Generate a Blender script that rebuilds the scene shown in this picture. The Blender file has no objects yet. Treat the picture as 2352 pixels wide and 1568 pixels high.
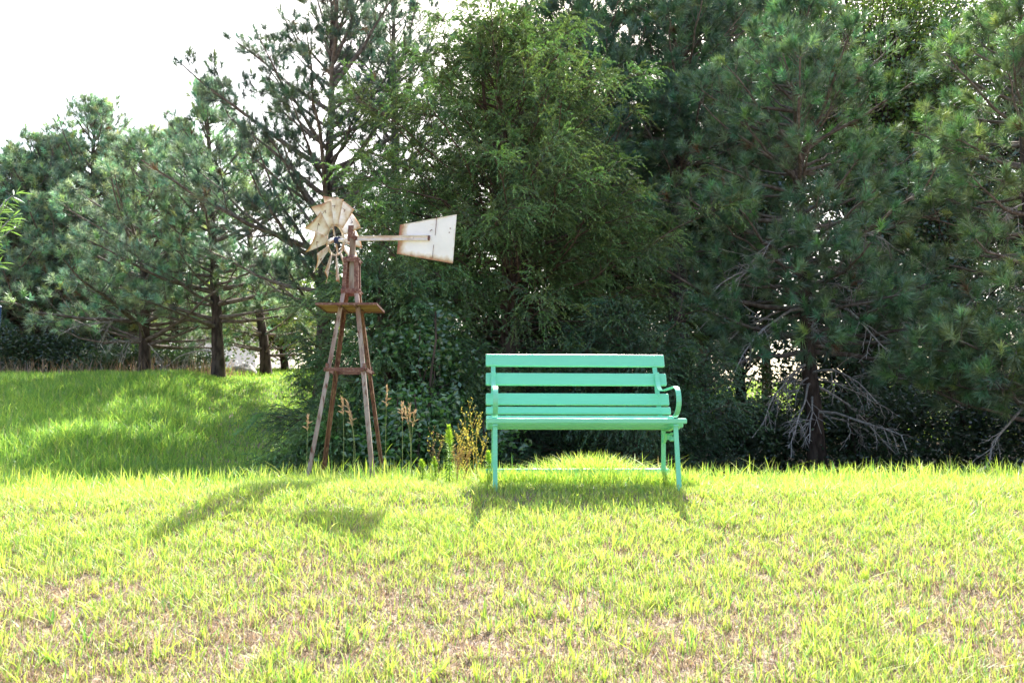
import bpy, math, random
import numpy as np
from mathutils import Vector, Matrix
R = math.radians
scene = bpy.context.scene
# ------------------------------------------------------------------ camera, light
F = 1898.0; PITCH = math.atan(316/2479.0); EYE = 1.5
cam = bpy.data.cameras.new('camera'); camo = bpy.data.objects.new('camera', cam)
scene.collection.objects.link(camo); scene.camera = camo
camo.location = (0, 0, EYE); camo.rotation_euler = (math.pi/2+PITCH, 0, 0)
cam.sensor_width = 36; cam.lens = 36*F/2352; cam.clip_end = 2000; cam.clip_start = .05
cam.dof.use_dof = True; cam.dof.focus_distance = 5.2; cam.dof.aperture_fstop = 7.0
SUN_EL, SUN_AZ = 49, 9          # azimuth clockwise from +Y
world = bpy.data.worlds.new('World'); scene.world = world; world.use_nodes = True
nt = world.node_tree; bg = nt.nodes['Background']
sky = nt.nodes.new('ShaderNodeTexSky'); sky.sky_type = 'NISHITA'; sky.sun_disc = False
sky.sun_elevation = R(SUN_EL); sky.sun_rotation = R(SUN_AZ); sky.dust_density = 5; sky.air_density = 1.3; sky.ozone_density = 1
nt.links.new(sky.outputs[0], bg.inputs[0]); bg.inputs[1].default_value = .135
sl = bpy.data.lights.new('sun', 'SUN'); so = bpy.data.objects.new('sun', sl); scene.collection.objects.link(so)
sl.energy = 5.0; sl.angle = R(.5); sl.color = (1, .95, .86)
sd = Vector((math.sin(R(SUN_AZ))*math.cos(R(SUN_EL)), math.cos(R(SUN_AZ))*math.cos(R(SUN_EL)), math.sin(R(SUN_EL))))
so.rotation_euler = sd.to_track_quat('Z', 'Y').to_euler()
scene.view_settings.view_transform = 'Standard'; scene.view_settings.look = 'None'
scene.view_settings.exposure = 1.75; scene.view_settings.gamma = 1
scene.cycles.max_bounces = 8; scene.cycles.transparent_max_bounces = 8; scene.cycles.transmission_bounces = 6
scene.cycles.diffuse_bounces = 4

def P(px, py, Y):
    """point at depth Y on the sight line through a spot given in 2352 x 1568 units (measuring aid)"""
    u = (px-1176)/F; v = (784-py)/F; c, s = math.cos(PITCH), math.sin(PITCH)
    d = Vector((u, c-v*s, s+v*c)); d *= Y/d.y
    return Vector((d.x, Y, EYE+d.z))
# ------------------------------------------------------------------ helpers
col = scene.collection
def tag(o, label=None, cat=None, group=None, kind=None):
    for k, v in (('label', label), ('category', cat), ('group', group), ('kind', kind)):
        if v: o[k] = v
    return o
def empty(name, loc, rz=0):
    o = bpy.data.objects.new(name, None); col.objects.link(o); o.location = loc; o.rotation_euler.z = rz
    o.empty_display_size = .2
    return o
def link(name, me, mats, parent=None, loc=None):
    for m in (mats if isinstance(mats, (list, tuple)) else [mats]): me.materials.append(m)
    o = bpy.data.objects.new(name, me); col.objects.link(o)
    if parent: o.parent = parent
    if loc is not None: o.location = loc
    return o
class NM:
    """numpy mesh collector: batches of vertices, faces of 3 or 4 corners, a colour per vertex"""
    def __init__(s): s.V=[]; s.F=[]; s.C=[]; s.M=[]; s.n=0
    def add(s, V, Fc, colr=(1,1,1), mi=0):
        V = np.asarray(V, np.float32).reshape(-1, 3); Fc = np.asarray(Fc, np.int64)
        C = np.empty((len(V), 4), np.float32); C[:, 3] = 1; C[:, :3] = np.asarray(colr, np.float32)
        s.V.append(V); s.F.append(Fc+s.n); s.C.append(C); s.M.append(np.full(len(Fc), mi, np.int32)); s.n += len(V)
    def mesh(s, name, smooth=False):
        me = bpy.data.meshes.new(name)
        V = np.concatenate(s.V); C = np.concatenate(s.C)
        idx = np.concatenate([f.ravel() for f in s.F]); tot = np.concatenate([np.full(len(f), f.shape[1]) for f in s.F])
        st = np.concatenate([[0], np.cumsum(tot)[:-1]])
        me.vertices.add(len(V)); me.vertices.foreach_set('co', V.ravel())
        me.loops.add(len(idx)); me.loops.foreach_set('vertex_index', idx.astype(np.int32))
        me.polygons.add(len(tot)); me.polygons.foreach_set('loop_start', st.astype(np.int32)); me.polygons.foreach_set('loop_total', tot.astype(np.int32))
        me.polygons.foreach_set('material_index', np.concatenate(s.M))
        me.polygons.foreach_set('use_smooth', np.full(len(tot), smooth))
        at = me.color_attributes.new('tint', 'FLOAT_COLOR', 'POINT'); at.data.foreach_set('color', C.ravel())
        me.update(calc_edges=True)
        return me
def norm(a): return a/np.maximum(np.linalg.norm(a, axis=-1, keepdims=True), 1e-9)
def tubes(nm, paths, radii, sides=5, colr=(1,1,1), mi=0):
    """paths (n,k,3), radii (n,k)"""
    paths = np.asarray(paths, float); radii = np.asarray(radii, float)
    if paths.ndim == 2: paths = paths[None]; radii = radii[None]
    n, k, _ = paths.shape
    t = norm(np.gradient(paths, axis=1))
    ref = np.where(np.abs(t[..., 2:3]) > .9, [1., 0, 0], [0, 0, 1.])
    a = norm(np.cross(t, ref)); b = np.cross(t, a)
    th = np.arange(sides)*2*np.pi/sides
    V = paths[:, :, None]+radii[:, :, None, None]*(a[:, :, None]*np.cos(th)[:, None]+b[:, :, None]*np.sin(th)[:, None])
    base = (np.arange(n)*k*sides)[:, None, None]+(np.arange(k-1)*sides)[None, :, None]
    j = np.arange(sides); j2 = (j+1) % sides
    f = np.stack([base+j, base+j2, base+sides+j2, base+sides+j], -1).reshape(-1, 4)
    if isinstance(colr, np.ndarray) and colr.ndim == 2: colr = np.repeat(colr, k*sides, 0)
    nm.add(V.reshape(-1, 3), f, colr, mi)
def perp(rng, d):
    r = rng.normal(size=d.shape); r -= (r*d).sum(-1, keepdims=True)*d
    return norm(r)
class MB:
    """small mesh collector for made things"""
    def __init__(s): s.v=[]; s.f=[]
    def box(s, c, d, rot=None):
        b = len(s.v)
        for x in (-1, 1):
            for y in (-1, 1):
                for z in (-1, 1):
                    p = Vector((x*d[0]/2, y*d[1]/2, z*d[2]/2))
                    if rot: p = rot @ p
                    s.v.append(p+Vector(c))
        s.f += [[b+i for i in q] for q in ((0,1,3,2),(4,6,7,5),(0,4,5,1),(2,3,7,6),(0,2,6,4),(1,5,7,3))]
    def tube(s, pts, r, n=10):
        pts = [Vector(p) for p in pts]; rs = r if isinstance(r, (list, tuple)) else [r]*len(pts)
        b = len(s.v); a = None
        for i, p in enumerate(pts):
            t = (pts[min(i+1, len(pts)-1)]-pts[max(i-1, 0)]).normalized()
            if a is None: a = t.orthogonal().normalized()
            a = (a-t*a.dot(t)).normalized(); c = t.cross(a)
            for k in range(n):
                th = 2*math.pi*k/n; s.v.append(p+(a*math.cos(th)+c*math.sin(th))*rs[i])
        for i in range(len(pts)-1):
            for k in range(n):
                k2 = (k+1) % n; s.f.append([b+i*n+k, b+i*n+k2, b+(i+1)*n+k2, b+(i+1)*n+k])
        s.f.append([b+k for k in range(n)][::-1]); e = b+(len(pts)-1)*n; s.f.append([e+k for k in range(n)])
    def prism(s, poly, p0, p1, xa, ya, poly1=None):
        """poly swept from p0 to p1; xa, ya are the plane axes"""
        b = len(s.v); n = len(poly); p0, p1, xa, ya = map(Vector, (p0, p1, xa, ya))
        for q in poly: s.v.append(p0+xa*q[0]+ya*q[1])
        for q in (poly1 or poly): s.v.append(p1+xa*q[0]+ya*q[1])
        for k in range(n): s.f.append([b+k, b+(k+1) % n, b+n+(k+1) % n, b+n+k])
        s.f.append([b+k for k in range(n)][::-1]); s.f.append([b+n+k for k in range(n)])
    def strap(s, pts, w, t, wx=Vector((1, 0, 0))):
        """flat bar along pts, w wide along wx, t thick"""
        b = len(s.v); pts = [Vector(p) for p in pts]
        for i, p in enumerate(pts):
            tg = (pts[min(i+1, len(pts)-1)]-pts[max(i-1, 0)]).normalized(); nn = tg.cross(wx).normalized()
            for a, c in ((-1,-1),(1,-1),(1,1),(-1,1)): s.v.append(p+wx*(a*w/2)+nn*(c*t/2))
        m = len(pts)
        for i in range(m-1):
            for k in range(4): s.f.append([b+i*4+k, b+i*4+(k+1) % 4, b+i*4+4+(k+1) % 4, b+i*4+4+k])
        s.f.append([b+3,b+2,b+1,b]); e = b+(m-1)*4; s.f.append([e,e+1,e+2,e+3])
    def build(s, name, mat, parent=None, bevel=0, smooth=False, loc=None):
        me = bpy.data.meshes.new(name); me.from_pydata([tuple(v) for v in s.v], [], s.f); me.update()
        import bmesh
        bm = bmesh.new(); bm.from_mesh(me); bmesh.ops.recalc_face_normals(bm, faces=bm.faces); bm.to_mesh(me); bm.free()
        if smooth:
            for p in me.polygons: p.use_smooth = True
        o = link(name, me, mat, parent, loc)
        if bevel:
            m = o.modifiers.new('bevel', 'BEVEL'); m.width = bevel; m.segments = 2; m.limit_method = 'ANGLE'; m.angle_limit = R(40)
        return o
def catmull(pts, n=8):
    pts = [Vector(p) for p in pts]; out = []
    for i in range(len(pts)-1):
        p0 = pts[max(i-1, 0)]; p1 = pts[i]; p2 = pts[i+1]; p3 = pts[min(i+2, len(pts)-1)]
        for k in range(n):
            t = k/n; out.append(.5*((2*p1)+(p2-p0)*t+(2*p0-5*p1+4*p2-p3)*t*t+(3*p1-p0-3*p2+p3)*t**3))
    out.append(pts[-1]); return out
# value noise on numpy arrays
_rn = np.random.default_rng(5).random((256, 256))
def vnoise(x, y):
    xi = np.floor(x).astype(int); yi = np.floor(y).astype(int); fx = x-xi; fy = y-yi
    fx = fx*fx*(3-2*fx); fy = fy*fy*(3-2*fy); g = lambda a, b: _rn[a & 255, b & 255]
    return (g(xi, yi)*(1-fx)+g(xi+1, yi)*fx)*(1-fy)+(g(xi, yi+1)*(1-fx)+g(xi+1, yi+1)*fx)*fy
def fbm(x, y): return .5*vnoise(x, y)+.3*vnoise(x*2.1+7, y*2.1+3)+.2*vnoise(x*4.3+1, y*4.3+9)
# ------------------------------------------------------------------ materials
def newmat(name):
    m = bpy.data.materials.new(name); m.use_nodes = True; m.node_tree.nodes.clear(); return m, m.node_tree
def N(t, ty, **kw):
    n = t.nodes.new(ty)
    for k, v in kw.items():
        if isinstance(k, str) and k.startswith('i_'):
            n.inputs[int(k[2:])].default_value = v
        else: setattr(n, k, v)
    return n
def foliage(name, base, trans=.45, gloss=.08, rough=.4, tcol=(1.1, 1.15, .6)):
    m, t = newmat(name); L = t.links.new
    a = N(t, 'ShaderNodeAttribute', attribute_name='tint')
    mul = N(t, 'ShaderNodeMix', data_type='RGBA', blend_type='MULTIPLY'); mul.inputs[0].default_value = 1
    mul.inputs[7].default_value = (*base, 1); L(a.outputs['Color'], mul.inputs[6])
    d = N(t, 'ShaderNodeBsdfDiffuse'); L(mul.outputs[2], d.inputs[0])
    tm = N(t, 'ShaderNodeMix', data_type='RGBA', blend_type='MULTIPLY'); tm.inputs[0].default_value = 1
    L(mul.outputs[2], tm.inputs[6]); tm.inputs[7].default_value = (*tcol, 1)
    tr = N(t, 'ShaderNodeBsdfTranslucent'); L(tm.outputs[2], tr.inputs[0])
    mx = N(t, 'ShaderNodeMixShader'); mx.inputs[0].default_value = trans; L(d.outputs[0], mx.inputs[1]); L(tr.outputs[0], mx.inputs[2])
    g = N(t, 'ShaderNodeBsdfGlossy'); g.inputs['Roughness'].default_value = rough; g.inputs[0].default_value = (.9, .95, 1, 1)
    m2 = N(t, 'ShaderNodeMixShader'); m2.inputs[0].default_value = gloss; L(mx.outputs[0], m2.inputs[1]); L(g.outputs[0], m2.inputs[2])
    o = N(t, 'ShaderNodeOutputMaterial'); L(m2.outputs[0], o.inputs[0]); return m
def noisy(name, c1, c2, scale=8, rough=.8, lo=.4, hi=.6, bump=.3, c3=None, attr=None, spec=.3, c3r=(.5, .68), detail=8, bscale=None, stretch=None):
    m, t = newmat(name); L = t.links.new
    tc = N(t, 'ShaderNodeTexCoord'); mp = N(t, 'ShaderNodeMapping'); L(tc.outputs['Object'], mp.inputs[0])
    if stretch: mp.inputs['Scale'].default_value = stretch
    n1 = N(t, 'ShaderNodeTexNoise'); n1.inputs['Scale'].default_value = scale; n1.inputs['Detail'].default_value = detail; L(mp.outputs[0], n1.inputs[0])
    r = N(t, 'ShaderNodeValToRGB'); L(n1.outputs[0], r.inputs[0]); e = r.color_ramp.elements
    e[0].position = lo; e[0].color = (*c1, 1); e[1].position = hi; e[1].color = (*c2, 1); out = r.outputs[0]
    if c3:
        n2 = N(t, 'ShaderNodeTexNoise'); n2.inputs['Scale'].default_value = scale*3.7; n2.inputs['Detail'].default_value = 6; L(mp.outputs[0], n2.inputs[0])
        r2 = N(t, 'ShaderNodeMapRange'); r2.inputs[1].default_value = c3r[0]; r2.inputs[2].default_value = c3r[1]; L(n2.outputs[0], r2.inputs[0])
        mx = N(t, 'ShaderNodeMix', data_type='RGBA'); L(r2.outputs[0], mx.inputs[0]); L(out, mx.inputs[6]); mx.inputs[7].default_value = (*c3, 1); out = mx.outputs[2]
    if attr:
        a = N(t, 'ShaderNodeAttribute', attribute_name='tint'); sx = N(t, 'ShaderNodeSeparateColor'); L(a.outputs['Color'], sx.inputs[0])
        ad = N(t, 'ShaderNodeMath', operation='MULTIPLY_ADD'); n3 = N(t, 'ShaderNodeTexNoise'); n3.inputs['Scale'].default_value = 22; n3.inputs['Detail'].default_value = 7
        L(mp.outputs[0], n3.inputs[0]); L(n3.outputs[0], ad.inputs[0]); ad.inputs[1].default_value = .55; L(sx.outputs[0], ad.inputs[2])
        rr = N(t, 'ShaderNodeValToRGB'); L(ad.outputs[0], rr.inputs[0]); e = rr.color_ramp.elements
        e[0].position = .36; e[0].color = (0, 0, 0, 1); e[1].position = .74; e[1].color = (1, 1, 1, 1)
        mx = N(t, 'ShaderNodeMix', data_type='RGBA'); L(rr.outputs[0], mx.inputs[0]); L(out, mx.inputs[6])
        rc = N(t, 'ShaderNodeValToRGB'); L(ad.outputs[0], rc.inputs[0]); e = rc.color_ramp.elements
        e[0].position = .52; e[0].color = (*attr[0], 1); e[1].position = .92; e[1].color = (*attr[1], 1)
        L(rc.outputs[0], mx.inputs[7]); out = mx.outputs[2]
    b = N(t, 'ShaderNodeBsdfPrincipled'); L(out, b.inputs['Base Color']); b.inputs['Roughness'].default_value = rough
    b.inputs['Specular IOR Level'].default_value = spec
    if bump:
        n4 = N(t, 'ShaderNodeTexNoise'); n4.inputs['Scale'].default_value = bscale or scale*4; n4.inputs['Detail'].default_value = 6; L(mp.outputs[0], n4.inputs[0])
        bp = N(t, 'ShaderNodeBump'); bp.inputs['Strength'].default_value = bump; bp.inputs['Distance'].default_value = .01; L(n4.outputs[0], bp.inputs['Height']); L(bp.outputs[0], b.inputs['Normal'])
    o = N(t, 'ShaderNodeOutputMaterial'); L(b.outputs[0], o.inputs[0]); return m
M = {}
M['grass'] = foliage('grass', (1, 1, 1), .5, .05, .5, (1.1, 1.12, .8))
M['straw'] = foliage('straw', (1, 1, 1), .35, .08, .45, (1.1, 1, .8))
M['needle'] = foliage('needles', (1, 1, 1), .25, .09, .45)
M['needle_lit'] = foliage('lit_needles', (1, 1, 1), .38, .09, .45, (1.0, 1.1, .85))  # copy of the needles with the glow of sun from behind put in
M['scale'] = foliage('juniper_sprays', (1, 1, 1), .35, .05, .5)
M['leaf'] = foliage('leaves', (1, 1, 1), .5, .09, .35)
M['bark'] = noisy('bark', (.035, .025, .022), (.10, .075, .065), 14, .95, bump=.9, stretch=(1, 1, .3))
M['rbark'] = noisy('cedar_bark', (.06, .04, .03), (.13, .095, .075), 16, .95, bump=.8, stretch=(1, 1, .2))
M['twig'] = noisy('twig_bark', (.10, .08, .07), (.20, .17, .155), 12, .9, bump=0)
M['dead'] = noisy('dead_wood', (.26, .24, .23), (.46, .43, .42), 20, .9, bump=.3)
M['soil'] = noisy('thatch_soil', (.16, .11, .085), (.42, .33, .27), 30, .95, lo=.35, hi=.65, bump=1, c3=(.14, .15, .06))
M['rust'] = noisy('rusty_iron', (.12, .055, .048), (.18, .085, .07), 16, .8, c3=(.26, .17, .14), bump=.2)
M['legiron'] = noisy('weathered_leg_iron', (.36, .30, .28), (.20, .12, .10), 14, .75, lo=.42, hi=.66, c3=(.13, .05, .03), bump=.3, stretch=(1, 1, .25))
M['legrust'] = noisy('rusted_leg_iron', (.11, .045, .035), (.19, .095, .06), 20, .8, c3=(.28, .18, .11), bump=.3, stretch=(1, 1, .3))
M['white'] = noisy('weathered_white_paint', (.84, .83, .84), (.74, .72, .71), 7, .45, lo=.35, hi=.75, bump=.05, attr=((.56, .42, .20), (.28, .09, .05)), spec=.5)
M['mast'] = noisy('rust_stained_steel', (.30, .25, .20), (.15, .085, .06), 16, .7, lo=.4, hi=.62, bump=.2, stretch=(1, 1, .3))
M['zinc'] = noisy('galvanised_pipe', (.42, .38, .34), (.26, .18, .14), 14, .6, lo=.45, hi=.6, bump=.15, stretch=(1, 1, .3))
M['deck'] = noisy('ochre_deck_board', (.36, .24, .10), (.24, .13, .06), 12, .8, bump=.3, stretch=(.2, 1, 1))
M['blue'] = noisy('blue_plastic', (.012, .02, .06), (.02, .03, .09), 12, .4, bump=0)
M['mint'] = noisy('mint_green_paint', (.155, .58, .39), (.20, .63, .44), 9, .36, lo=.3, hi=.7, bump=.4, spec=.5, bscale=60, stretch=(.12, 1, 1))
M['rock'] = noisy('pale_rock', (.38, .38, .40), (.55, .53, .52), 6, .9, bump=.6)
M['dirt'] = noisy('dirt', (.36, .22, .15), (.5, .34, .26), 5, .95, bump=.6)
M['wall'] = noisy('house_wall', (.75, .73, .7), (.8, .78, .76), 3, .7, bump=0)
M['roof'] = noisy('house_roof', (.22, .10, .06), (.30, .15, .09), 10, .9, bump=.3)
M['glass'] = noisy('window_glass', (.03, .035, .04), (.05, .06, .07), 1, .1, bump=0, spec=.8)
M['bluepost'] = noisy('blue_paint', (.02, .06, .16), (.03, .08, .2), 9, .5, bump=.05)
# ------------------------------------------------------------------ terrain
def sstep(a, b, x):
    t = np.clip((x-a)/(b-a), 0, 1); return t*t*(3-2*t)
def ht(x, y):
    x = np.asarray(x, float); y = np.asarray(y, float)
    line = .05+.245*y
    plat = 1.245-.055*sstep(-1.4, -2.2, x)+.10*sstep(-3.2, -4.6, x)-.01*sstep(0, .5, x)+.02*sstep(1.8, 3, x)
    k = .06; hh = np.clip(.5+.5*(plat-line)/k, 0, 1); z = plat*(1-hh)+line*hh-k*hh*(1-hh)*.5
    z = np.where(y < -1, .05-.245, z)
    z = z-.32*np.maximum(y-6.35, 0)*sstep(6.2, 6.9, y)
    L = 1-sstep(-2.2, 1.0, x)
    bl = .80+.262*np.maximum(y-9.1, 0); bl = np.minimum(bl, 2.85+.105*(y-17)); bl = np.minimum(bl, 4.3)
    br = .72+.02*np.maximum(y-8, 0)+.15*np.maximum(y-14, 0); br = np.minimum(br, 4.2)
    bl = bl+.24*(1-sstep(-6.2, -3.4, x+.12*(y-12)))*sstep(9, 11.5, y)*(1-sstep(14.5, 17.5, y))
    b = br*(1-L)+bl*L
    z = np.where(y > 6.4, np.maximum(z, b), z)
    z += (.22*(fbm(x*.45+5, y*.4)-.5)+.08*(fbm(x*1.3+2, y*1.3)-.5))*sstep(6.6, 10, y)+.025*(fbm(x*2+3, y*2+8)-.5)
    return z
def axis(a, b, fine0, fine1, st, cs):
    return np.unique(np.concatenate([np.arange(fine0, fine1, st), np.linspace(a, fine0, cs), np.linspace(fine1, b, cs)]))
gx = axis(-600, 600, -14, 14, .12, 26); gy = axis(-300, 900, -1, 34, .12, 26)
X, Y = np.meshgrid(gx, gy); Z = ht(X, Y)
nm = NM(); nx, ny = len(gx), len(gy); ii = np.arange(nx-1)[None]+np.arange(ny-1)[:, None]*nx
nm.add(np.stack([X, Y, Z], -1).reshape(-1, 3), np.stack([ii, ii+1, ii+nx+1, ii+nx], -1).reshape(-1, 4))
tag(link('ground', nm.mesh('ground', True), M['soil']), kind='structure')
# bare dirt strip beyond the bank
nm = NM(); xs = np.linspace(-16, -5, 30); ys = np.linspace(24, 27.2, 8); X, Y = np.meshgrid(xs, ys)
ii = np.arange(29)[None]+np.arange(7)[:, None]*30
nm.add(np.stack([X, Y+.4*np.sin(X*.7), ht(X, Y+.4*np.sin(X*.7))+.03], -1).reshape(-1, 3), np.stack([ii, ii+1, ii+31, ii+30], -1).reshape(-1, 4))
tag(link('dirt_track', nm.mesh('dirt_track', True), M['dirt']), kind='structure')
def gz(x, y): return float(ht(np.array([x]), np.array([y]))[0])
# ------------------------------------------------------------------ bench
def make_bench():
    bz = 1.255
    root = empty('park_bench', (P(1118, 957, 4.92).x, 4.92, bz), R(2.6))
    tag(root, 'mint green slatted park bench standing on the crest of the lawn', 'bench')
    zz = lambda py, d: P(1176, py, 4.92+d).z-bz
    Lx = 1.2
    def slat(name, y0, z0, w, t, ang, x0=0, x1=Lx):
        """board whose broad face is w wide, tilted ang back from the vertical"""
        m = MB(); m.box(((x0+x1)/2, 0, 0), (x1-x0, t, w))
        o = m.build(name, M['mint'], root, bevel=.008); o.modifiers[0].segments = 3; o.location = (0, y0, z0); o.rotation_euler.x = -ang; return o
    bolts = []
    for (ya, yb, d, an) in ((812, 842, .55, 14), (855.5, 885.5, .50, 14), (902, 931, .44, 14), (933.5, 952, .395, 16)):
        za, zb = zz(ya, d), zz(yb, d); a = R(an); w = (za-zb)/math.cos(a)-.004
        s = slat('back_slat', d+.012, (za+zb)/2, w, .026, a)
        for bx in (.05, 1.133):
            for k in ((-.3, .3) if w > .06 else (0,)):
                m = MB(); m.tube([(bx, -.0135, k*w), (bx, -.0165, k*w)], [.0055, .004], 8); m.build('bolt', M['mint'], s)
    # seat slats, front to back; the last two turn up towards the backrest
    for (y0, z0, w, an) in ((.035, .4, .085, 88), (.118, .380, .07, 84), (.196, .368, .07, 90), (.272, .374, .066, 98), (.345, .415, .066, 118)):
        slat('seat_slat', y0, z0, w, .032, R(an))
    for bx in (.05, 1.133):
        wx = Vector((1, 0, 0)); inner = 1 if bx < .5 else -1
        m = MB(); m.strap([(bx, -.055, -.09), (bx, .012, .385)], .028, .012); m.build('front_leg', M['mint'], root, bevel=.002)
        m = MB(); m.strap([(bx, .38, -.09), (bx, .33, .375)], .028, .012); m.build('rear_leg', M['mint'], root, bevel=.002)
        m = MB(); m.strap(catmull([(bx, .035, .425), (bx, -.035, .445), (bx, -.085, .50), (bx, -.075, .565), (bx, -.02, .60), (bx, .10, .604), (bx, .26, .602), (bx, .38, .607), (bx, .445, .635), (bx, .478, .68), (bx, .490, .735)], 6), .03, .007)
        m.build('armrest', M['mint'], root, bevel=.0015)
        m = MB(); m.strap(catmull([(bx, .33, .37), (bx, .395, .42), (bx, .438, .48), (bx, .490, .61), (bx, .540, .74), (bx, .586, .855)], 5), .03, .008)
        m.build('back_post', M['mint'], root, bevel=.0015)
        m = MB(); m.strap(catmull([(bx, -.01, .372), (bx, .06, .36), (bx, .14, .352), (bx, .22, .346), (bx, .29, .352), (bx, .345, .376), (bx, .375, .41)], 5), .032, .008)
        # scrolled brace between leg and seat
        m.strap(catmull([(bx, .02, .30), (bx, .05, .325), (bx, .10, .33), (bx, .14, .315), (bx, .135, .285), (bx, .105, .285), (bx, .11, .305)], 5), .02, .006)
        m.strap(catmull([(bx, .33, .27), (bx, .29, .29), (bx, .24, .325), (bx, .20, .318), (bx, .205, .29)], 5), .02, .006)
        m.build('seat_support', M['mint'], root, bevel=.001)
    slat('stretcher_board', .415, .065, .085, .022, R(2), .0, 1.185)
    return root
make_bench()
# ------------------------------------------------------------------ windmill
def make_windmill():
    Xc, Yc, Z0 = -1.213, 6.145, 1.275
    root = empty('garden_windmill', (Xc, Yc, Z0))
    tag(root, 'rusty garden windmill with white blades and tail on four iron legs', 'windmill')
    zz = lambda py, y=Yc: P(800, py, y).z-Z0
    zp = zz(698, 5.963); zt = zz(668, 6.09); zc = zz(592, 6.09)
    def corner(sx, sy, z):
        hw = .245+(.062-.245)*(z/zt) if z < zt else .062+(.053-.062)*(z-zt)/(zc-zt)
        return Vector((sx*hw, sy*hw, z))
    for sx in (-1, 1):
        for sy in (-1, 1):
            t = .0045; w = .031
            L = [(0, 0), (w, 0), (w, t), (t, t), (t, w), (0, w)]
            m = MB(); m.prism(L, corner(sx, sy, -.10), corner(sx, sy, zt), (-sx, 0, 0), (0, -sy, 0))
            m.build('leg', M['legiron'] if sy < 0 else M['legrust'], root)
    # lower brace ring
    zb = zz(847, 5.97); m = MB(); h = .245+(.062-.245)*(zb/zt)+.004
    for s in (-1, 1):
        m.box((0, s*h, zb), (2*h+.03, .005, .026)); m.box((s*h, 0, zb), (.005, 2*h+.03, .026))
    for sx in (-1, 1):
        for sy in (-1, 1):
            m.tube([(sx*(h-.012), sy*(h+.001), zb), (sx*(h-.012), sy*(h+.012), zb)], .006, 6)
            m.tube([(sx*(h+.001), sy*(h-.012), zb), (sx*(h+.014), sy*(h-.012), zb)], .006, 6)
            m.box((sx*(h-.01), sy*h, zb+.02), (.024, .006, .05))
    m.build('leg_brace', M['rust'], root, bevel=.001)
    # platform: tray with a turned edge
    W, D = .44, .368
    m = MB(); m.box((0, 0, zp+.004), (W, D, .005))
    o = m.build('platform', M['deck'], root)
    m = MB()
    for s in (-1, 1): m.box((0, s*(D/2+.002), zp+.001), (W+.012, .004, .017)); m.box((s*(W/2+.002), 0, zp+.001), (.004, D, .017))
    for s in (-1, 1): m.box((s*.06, 0, zp-.007), (.018, D-.01, .010))
    m.build('platform_rim', M['rust'], o)
    # upper cage: four posts with two bands, pipe inside
    for sx in (-1, 1):
        for sy in (-1, 1):
            L = [(0, 0), (.03, 0), (.03, .004), (.004, .004), (.004, .03), (0, .03)]
            m = MB(); m.prism(L, corner(sx, sy, zt+.0), corner(sx, sy, zc), (-sx, 0, 0), (0, -sy, 0)); m.build('cage_post', M['rust'], root)
    for (z, hh, nme) in ((zc-.012, .034, 'cage_band'), (zt+.0, .036, 'cage_band')):
        m = MB(); h = abs(corner(1, 1, z).x)+.003
        for s in (-1, 1): m.box((0, s*h, z), (2*h+.005, .005, hh)); m.box((s*h, 0, z), (.005, 2*h-.004, hh))
        for sx in (-1, 1):
            m.tube([(sx*.045, -h, z), (sx*.045, -h-.012, z)], .006, 6); m.tube([(h, sx*.045, z), (h+.014, sx*.045, z)], .007, 6)
        m.build(nme, M['rust'], root, bevel=.001)
    m = MB(); m.box((0, 0, zc+.006), (.10, .10, .007)); m.tube([(0, 0, zc+.008), (0, 0, zc+.03)], [.045, .024], 14); m.build('cap_plate', M['rust'], root, bevel=.001)
    m = MB(); m.tube([(0, 0, zt+.0), (0, 0, zc)], .021, 16); m.build('mast_pipe', M['zinc'], root, smooth=False)
    zh = zz(548)
    m = MB(); m.box((0, 0, (zc+zh)/2), (.04, .04, zh-zc-.005))
    for k in range(3): m.tube([(0, -.02, zc+.04+k*.045), (0, -.0225, zc+.04+k*.045)], .005, 8)
    m.build('mast', M['mast'], root, bevel=.002)
    # head: everything that turns, along the axis a (towards the tail)
    th, de = R(21.5), R(5.0)
    a = Vector((math.cos(th)*math.cos(de), -math.sin(th)*math.cos(de), -math.sin(de)))
    w = Vector((math.sin(th), math.cos(th), 0)); u = w.cross(a) if w.cross(a).z > 0 else a.cross(w)
    u.normalize(); H = Vector((0, 0, zh))
    m = MB()      # gear head with upright bracket plate
    Rm = Matrix((a, w, u)).transposed()
    m.box(H+a*.0+u*.005, (.075, .035, .03), Rm); m.box(H+a*-.012+u*.050+w*-.022, (.048, .004, .095), Rm)
    m.box(H+a*.02+u*.03-w*.02, (.015, .005, .05), Rm.copy()); m.tube([H-a*.02-u*.02, H-a*.02+u*.02], .022, 12)
    m.build('gear_head', M['rust'], root, bevel=.0015)
    hub = H-a*.155-Vector((0, 0, .012))
    m = MB(); m.tube([H+a*.01, H-a*.06-u*.004, hub+a*.02], .0095, 10); m.tube([hub+a*.02, hub-a*.045], .017, 14); m.tube([hub+a*.075-w*.004, hub+a*.035], .014, 12)
    m.tube([hub-a*.045, hub-a*.10], .006, 8)
    m.build('shaft', M['white'], root, smooth=False)
    m = MB(); m.tube([hub+a*.034, hub+a*.0005], .027, 16); m.build('bearing', M['blue'], root, bevel=.002)
    # tail boom: channel of two rails
    m = MB()
    for s in (-1, 1): m.box(H+a*.345+u*s*.0135, (.61, .004, .008), Rm); m.box(H+a*.345+u*s*.0165+w*-.006, (.61, .014, .003), Rm)
    m.box(H+a*.345+w*.002, (.61, .003, .022), Rm)
    for k in (.33, .43, .52): m.tube([H+a*k, H+a*k-w*.006], .006, 8)
    m.build('tail_boom', M['zinc' if False else 'boom'], root)
    # tail vane, a sheet with rusted inner edge and lower edge
    nmh = NM(); ns, nu = 24, 14; V = []; Cc = []
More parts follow.
